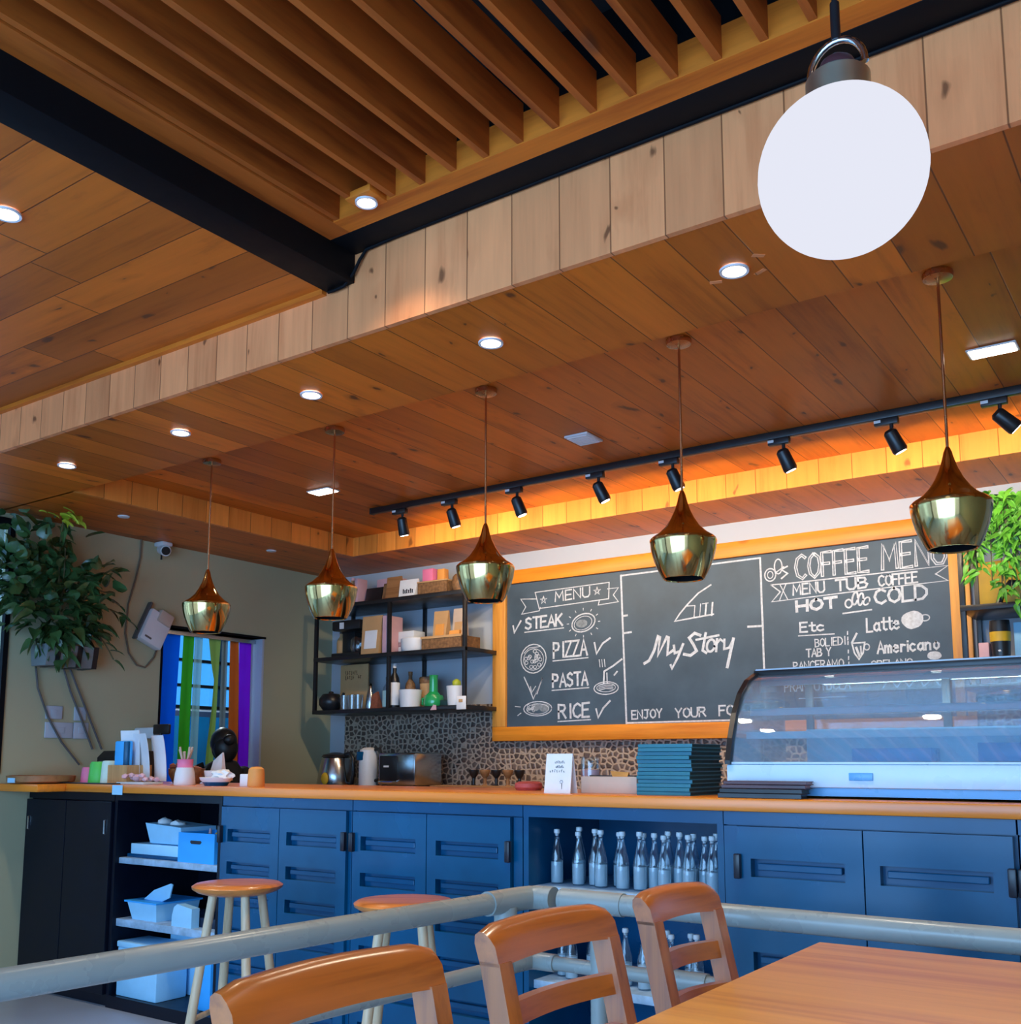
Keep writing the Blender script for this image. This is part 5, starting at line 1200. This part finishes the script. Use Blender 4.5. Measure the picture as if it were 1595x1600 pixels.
strip([(-.02, .215, .30), (-.6, .205, .29), (-1.3, .20, .29), (-2.0, .20, .29)], (.12, .48, .06), .85, 'green strip')
strip([(-.02, .305, .37), (-.6, .30, .36), (-1.4, .29, .35), (-2.0, .29, .35)], (.45, .62, .60), .3, 'clear strip')
strip([(-.02, .42, .52), (-.16, .44, .51), (-.30, .472, .505), (-.5, .46, .50), (-.75, .43, .49), (-1.3, .40, .47), (-2.0, .39, .46)], (.36, .46, .16), .8, 'yellow-green strip pinched in the middle')
strip([(-.02, .53, .58), (-.7, .53, .58), (-2.0, .53, .58)], (.30, .34, .34), .4, 'smoky clear strip')
strip([(-.02, .60, .675), (-.7, .61, .70), (-2.0, .62, .71)], (.55, .20, .05), .9, 'orange strip')
strip([(-.02, .68, .785), (-.7, .695, .79), (-2.0, .70, .79)], (.30, .03, .62), .75, 'purple strip')
# kitchen shell
kw = MB(); kw.box(-8.15, -8.0, 3.2, 5.35, 0, 3.3).box(-8.15, -8.0, 7.7, 8.4, 0, 3.3).box(-8.15, -8.0, 5.35, 7.7, 0, 1.72).box(-8.15, -8.0, 5.35, 7.7, 2.75, 3.3)
struct(kw.build('wall_kitchen', M['wallback'], smooth=False))
struct(B(-8.15, XL - .15, 3.05, 3.2, 0, 3.3).build('wall_kitchen_near', M['wallback'])); struct(B(-8.15, XL - .15, 8.3, 8.45, 0, 3.3).build('wall_kitchen_far', M['wallback']))
struct(B(-5.65, -5.5, 5.65, 8.3, 0, 3.3).build('wall_kitchen_side', M['wallback'])); struct(B(-8.15, XL - .15, 3.05, 8.45, 2.8, 2.9).build('ceiling_kitchen', M['wallback']))
w2 = MB()
for y in (5.36, 5.95, 6.52, 7.1, 7.69): w2.box(-8.05, -7.99, y - .02, y + .02, 1.72, 2.75)
for z in (1.73, 1.93, 2.17, 2.45, 2.74): w2.box(-8.05, -7.99, 5.35, 7.7, z - .014, z + .014)
w2o = struct(w2.build('window_2', M['blacksteel'], smooth=False)); B(-8.09, -8.08, 5.35, 7.7, 1.72, 2.75).build('window_pane', glass('blue_window_glass', (.30, .58, .74), .05), w2o)
t = thing('kitchen_cabinet', 'dark blue kitchen unit seen through the strip curtain', 'cabinet', (-7.95, 5.4, 0)); B(0, .5, 0, 2.2, 0, 1.66, .01).build('body', M['navydark'], t)
for k in range(4): B(.5, .515, .02 + .55 * k, .53 + .55 * k, .05, 1.61, .004).build('door', M['navy'], t)
lamp('kitchen_daylight', 'AREA', (-8.25, 6.5, 2.2), 40, (.40, .72, 1.0), None, shape='RECTANGLE', size=2.2, size_y=1.1).rotation_euler = (R(90), 0, R(-90))

kl = thing('added_kitchen_lamp', 'square lamp added out of view in the kitchen to brighten the strip curtain', 'lamp', (-6.9, 5.2, 2.8))  # unseen lamp added to light up the curtain strips
B(-.3, .3, -.3, .3, -.03, 0, .004).build('housing', M['white'], kl); B(-.27, .27, -.27, .27, -.034, -.028).build('diffuser', emit('added_lamp_diffuser', (.85, .94, 1.0), 3.0), kl)
lamp('added_kitchen_light', 'AREA', (0, 0, -.04), 45, (.75, .90, 1.0), kl, shape='SQUARE', size=.5)
# person before the kitchen doorway
pe = thing('person', 'person in black clothes with black hair, seen from behind before the kitchen doorway', 'person', (-5.12, 4.21, 0), R(160)); pe.scale = (.97, .97, .965)
def skin_mesh(name, verts, edges, radii, mat, parent, root=0, sub=2):
    me = bpy.data.meshes.new(name); me.from_pydata(verts, edges, []); o = bpy.data.objects.new(name, me); COL.objects.link(o)
    sk = o.modifiers.new('skin', 'SKIN'); ss = o.modifiers.new('sub', 'SUBSURF'); ss.levels = sub; ss.render_levels = sub
    for i, r_ in enumerate(radii):
        d = me.skin_vertices[0].data[i]; d.radius = (r_, r_) if not isinstance(r_, tuple) else r_; d.use_root = (i == root)
    dg = bpy.context.evaluated_depsgraph_get(); m2 = bpy.data.meshes.new_from_object(o.evaluated_get(dg))
    bpy.data.objects.remove(o); m2.name = name; m2.materials.clear(); m2.materials.append(mat)
    m2.polygons.foreach_set('use_smooth', [True] * len(m2.polygons))
    q = bpy.data.objects.new(name, m2); COL.objects.link(q); q.parent = parent; return q
V = [(0, 0, .74), (0, 0, .92), (.01, 0, 1.08), (.02, 0, 1.20), (.035, 0, 1.27), (.04, 0, 1.33), (.05, 0, 1.39)]
Ed = [(0, 1), (1, 2), (2, 3), (3, 4), (4, 5), (5, 6)]; Rd = [.125, .11, .135, .10, .05, .078, .082]
for s_ in (-1, 1):
    b_ = len(V); V += [(.02, s_ * .165, 1.175), (.03, s_ * .20, .95), (.14, s_ * .17, .78), (.20, s_ * .155, .72)]; Ed += [(3, b_), (b_, b_ + 1), (b_ + 1, b_ + 2), (b_ + 2, b_ + 3)]; Rd += [.060, .042, .033, .03]
    b_ = len(V); V += [(0, s_ * .085, .66), (.02, s_ * .09, .40), (-.02, s_ * .09, .07), (.10, s_ * .095, .04)]; Ed += [(0, b_), (b_, b_ + 1), (b_ + 1, b_ + 2), (b_ + 2, b_ + 3)]; Rd += [.082, .058, .042, .035]
skin_mesh('body', V, Ed, Rd, M['cloth'], pe)
hd = MB(); hd.blob((.055, 0, 1.365), .084, .070, .105, 3); hd.blob((.14, 0, 1.355), .014, .012, .018, 2); hd.blob((.118, 0, 1.312), .02, .022, .008, 2)
for s_ in (-1, 1): hd.blob((.04, s_ * .070, 1.36), .016, .010, .026, 2)
hd.build('head', M['skin'], pe)
ey = MB()
for s_ in (-1, 1): ey.blob((.128, s_ * .028, 1.378), .008, .011, .007, 2)
ey.build('eyes', M['hair'], pe)
hr = MB().blob((.032, 0, 1.385), .098, .084, .098, 3, .05, 2); hr.blob((-.012, 0, 1.345), .072, .078, .095, 3, .05, 5); hr.blob((-.075, 0, 1.40), .035, .040, .038, 2, .1, 7); hr.build('hair', M['hair'], pe)
for s_ in (-1, 1):
    hv = [(.205, s_ * .155, .715), (.235, s_ * .153, .695)]; he = [(0, 1)]; hrad = [.026, .028]
    for k in range(4):
        b_ = len(hv); a_ = (k - 1.5) * .014
        L_ = (.028, .033, .031, .024)[k]
        hv += [(.262, s_ * (.153 + a_), .68), (.262 + L_ * .8, s_ * (.153 + a_ * 1.1), .665), (.262 + L_ * 1.4, s_ * (.153 + a_ * 1.1), .64)]; he += [(1, b_), (b_, b_ + 1), (b_ + 1, b_ + 2)]; hrad += [.0095, .0085, .0075]
    b_ = len(hv); hv += [(.225, s_ * .12, .69), (.25, s_ * .108, .672)]; he += [(0, b_), (b_, b_ + 1)]; hrad += [.011, .009]
    skin_mesh('hand', hv, he, hrad, M['skin'], pe, 0, 1)

# ------------------------------------------------------------------ bar stools
def make_stool():
    t = thing('bar_stool', 'x', 'stool', (0, 0, 0), 0, 'bar stools at the counter')
    MB().lathe([(0, .757), (.10, .756), (.16, .752), (.172, .744), (.170, .735), (.150, .722), (.118, .712), (0, .708)], n=44).build('seat', M['stoolseat'], t, ang=60)
    for a in (45, 135, 225, 315):
        c_, s_ = math.cos(R(a)), math.sin(R(a))
        MB().tube([(.095 * c_, .095 * s_, .712), (.20 * c_, .20 * s_, 0)], [.0165, .0185], 12).build('leg', M['stoolleg'], t)
    zr = .20; rr = .095 + (.712 - zr) / .712 * .105
    for k in range(4):
        a, b_ = R(45 + 90 * k), R(135 + 90 * k); z = zr + (.06 if k % 2 else 0); r2 = .095 + (.712 - z) / .712 * .105
        p, q = Vector((r2 * math.cos(a), r2 * math.sin(a), z)), Vector((r2 * math.cos(b_), r2 * math.sin(b_), z)); d = (q - p).normalized() * .012
        MB().tube([p + d, q - d], .011, 10).build('rung', M['stoolleg'], t)
    return t
s0 = make_stool(); s0.location = (-3.18, 2.70, 0); s0.rotation_euler.z = R(22); s0['label'] = 'round wooden bar stool in front of the open box shelves'
dup(s0, (-2.33, 2.70, 0), R(32), 'round wooden bar stool half hidden behind the grey rail')

# ------------------------------------------------------------------ pipe railing round the platform
rl = thing('pipe_railing', 'pale grey pipe railing turning a corner between tables and counter', 'railing', (-1.60, 2.383, 0))
A0 = Vector((-1.735, .55, .85)) - Vector(rl.location); Cn = Vector((0, 0, .85)); B0 = Vector((.9, 2.374, .85)) - Vector(rl.location)
dA = (A0 - Cn).normalized(); dB = (B0 - Cn).normalized(); rp = .0275
MB().tube([A0, Cn + dA * .17], rp, 20).build('rail', M['pipe'], rl); MB().tube([Cn + dB * .10, B0], rp, 20).build('rail', M['pipe'], rl)
MB().tube([Cn + dA * .185, Cn + dA * .05, Cn + dA * .018 + dB * .005, Cn + dB * .018 + dA * .005, Cn + dB * .05, Cn + dB * .075], rp + .0045, 20).build('elbow', M['pipe'], rl)
pj_ = Cn + dA * .11
MB().tube([pj_ + Vector((0, 0, -.015)), pj_ + Vector((0, 0, -.075))], [rp + .004, rp + .002], 18).build('tee', M['pipe'], rl)
MB().tube([pj_ + Vector((0, 0, -.07)), Vector((pj_.x, pj_.y, .11))], rp - .004, 18).build('post', M['pipe'], rl)
p2 = Cn + dB * .215
MB().tube([p2 + Vector((0, 0, -.02)), Vector((p2.x, p2.y, .11))], rp - .004, 18).build('post', M['pipe'], rl)
MB().tube([Cn + dB * .10, Cn + dB * .29], rp + .003, 20).build('sleeve', M['pipe'], rl)
for s_, q in ((dA, 1.66),):
    p3 = Cn + s_ * q; MB().tube([p3 + Vector((0, 0, -.02)), Vector((p3.x, p3.y, .11))], rp - .004, 18).build('post', M['pipe'], rl)
p4 = Cn + dB * 1.6; MB().tube([p4 + Vector((0, 0, -.02)), Vector((p4.x, p4.y, .11))], rp - .004, 18).build('post', M['pipe'], rl)
Cm = Vector((0, 0, .682)); rm_ = .019
MB().tube([A0 + Vector((0, 0, -.168)), Cm + dA * .08], rm_, 16).build('mid_rail', M['pipe'], rl); MB().tube([Cm + dB * .06, B0 + Vector((0, 0, -.168))], rm_, 16).build('mid_rail', M['pipe'], rl)
MB().tube([Cm + dA * .10, Cm + dA * .04, Cm + dA * .012, Cm + dB * .012, Cm + dB * .04, Cm + dB * .08], rm_ + .005, 16).build('elbow', M['pipe'], rl)
p5 = Cm + dB * .47
MB().tube([p5 - dB * .05, p5 + dB * .05], rm_ + .005, 16).build('tee', M['pipe'], rl); MB().tube([p5, Vector((p5.x, p5.y, .11))], rm_, 16).build('post', M['pipe'], rl)

# ------------------------------------------------------------------ chairs
def make_chair(label, loc, rz, W):
    """back along local Y, sitter faces local +X; origin under the middle of the back"""
    t = thing('dining_chair', label, 'chair', loc, rz, 'ladder-back chairs along the table')
    H = .84; rk = .24
    def bxp(z): return -.0 + (H - z) * rk if z > .45 else (H - .45) * rk + (.45 - z) * .02
    hw = W / 2
    for s_ in (-1, 1):
        y0, y1 = (s_ * hw - (.034 if s_ > 0 else 0), s_ * hw + (.034 if s_ < 0 else 0))
        mb = MB(); bm = mb.bm; prev = None
        zs = [0, .2, .40, .5, .6, .7, H - .062]
        for z in zs:
            x = bxp(z); dd = .043 if z > .3 else .036
            r = [bm.verts.new(p) for p in ((x - dd * .5, y0, z), (x + dd * .5, y0, z), (x + dd * .5, y1, z), (x - dd * .5, y1, z))]
            if prev:
                for k in range(4): bm.faces.new((prev[k], prev[(k + 1) % 4], r[(k + 1) % 4], r[k]))
            else: bm.faces.new(r[::-1])
            prev = r
        bm.faces.new(prev)
        mb.build('back_post', M['chairpost'], t, ang=30)
        mb = MB(); mb.hexa([(.405, s_ * (hw - .02) - .017, 0), (.437, s_ * (hw - .02) - .017, 0), (.437, s_ * (hw - .02) + .017, 0), (.405, s_ * (hw - .02) + .017, 0), (.40, s_ * (hw - .02) - .019, .42), (.44, s_ * (hw - .02) - .019, .42), (.44, s_ * (hw - .02) + .019, .42), (.40, s_ * (hw - .02) + .019, .42)]).build('leg', M['chairpost'], t, smooth=False)
        B(.11, .42, s_ * (hw - .02) - .010, s_ * (hw - .02) + .010, .37, .42).build('side_rail', M['chair'], t)
    B(.40, .43, -hw + .02, hw - .02, .37, .42).build('front_rail', M['chair'], t)
    MB().box(.085, .45, -hw + .0, hw - .0, .42, .447, .012, 3).build('seat', M['stoolseat'], t)
    # top rail: rounded section swept along Y with a slight bow
    mb = MB(); bm = mb.bm; prev = None; n = 12
    sec = [(-.020, -.062), (.022, -.062), (.020, -.030), (.014, -.010), (.004, -.001), (-.008, 0), (-.018, -.006), (-.022, -.02)]
    for i in range(n + 1):
        u = i / n; y = -hw + W * u; bow = -.014 * math.sin(math.pi * u)
        drop = 0.006 * (1 - math.sin(math.pi * min(1, max(0, u)))) 
        e_ = 0.008 * max(0, 1 - min(u, 1 - u) * 30)
        r = [bm.verts.new((bxp(H) + a + bow + (.062 + b) * -.0 + (-b) * rk, y, H + b * (1) - drop - (e_ if b > -.03 else 0))) for a, b in sec]
        if prev:
            for k in range(len(sec)): bm.faces.new((prev[k], prev[(k + 1) % len(sec)], r[(k + 1) % len(sec)], r[k]))
        else: bm.faces.new(r[::-1])
        prev = r
    bm.faces.new(prev); mb.build('top_rail', M['chair'], t, ang=45)
    for zc, hh in ((H - .147, .036), (H - .234, .036)):
        mb = MB(); bm = mb.bm; prev = None
        for i in range(n + 1):
            u = i / n; y = -hw + .033 + (W - .066) * u; x = bxp(zc) - .018 * math.sin(math.pi * u)
            r = [bm.verts.new((x + a + (-b) * rk, y, zc + b)) for a, b in ((-.010, -hh / 2), (.010, -hh / 2), (.010, hh / 2), (-.010, hh / 2))]
            if prev:
                for k in range(4): bm.faces.new((prev[k], prev[(k + 1) % 4], r[(k + 1) % 4], r[k]))
            else: bm.faces.new(r[::-1])
            prev = r
        bm.faces.new(prev); mb.build('back_slat', M['chair'], t, ang=30)
    return t
make_chair('wooden ladder-back chair nearest the camera, under the left railing', (-1.035, 1.055, .11), R(-2), .39)
make_chair('wooden ladder-back chair between the other two, beside the rail corner', (-1.035, 1.595, .11), R(-3), .37)
make_chair('wooden ladder-back chair farthest away, touching the table corner', (-1.02, 2.09, .11), R(-6), .285)

# ------------------------------------------------------------------ table
tb = thing('dining_table', 'warm brown wooden dining table at the lower right', 'table', (-.70, .6, .11))
B(0, 1.5, 0, 1.475, .722, .752, .005).build('tabletop', M['table'], tb)
for x in (.06, 1.38):
    for y in (.06, 1.24): B(x, x + .06, y, y + .06, 0, .722, .004).build('leg', M['chairpost'], tb)
B(.10, 1.40, .10, .13, .65, .722).build('apron', M['chair'], tb); B(.10, 1.40, 1.36, 1.39, .65, .722).build('apron', M['chair'], tb)
# cable hanging under the steel beam
tag(MB().tube([(0, 0, 0), (.035, -.004, -.004), (.08, -.006, -.002), (.12, -.006, .03), (.145, -.004, .07), (.17, 0, .10), (.3, .0, .105), (2.4, 0, .098)], .0055, 8).build('beam_cable', M['blacksteel'], None, (-2.35, YF - .012, 2.775)), 'black cable looping under the end of the steel beam', 'cable')
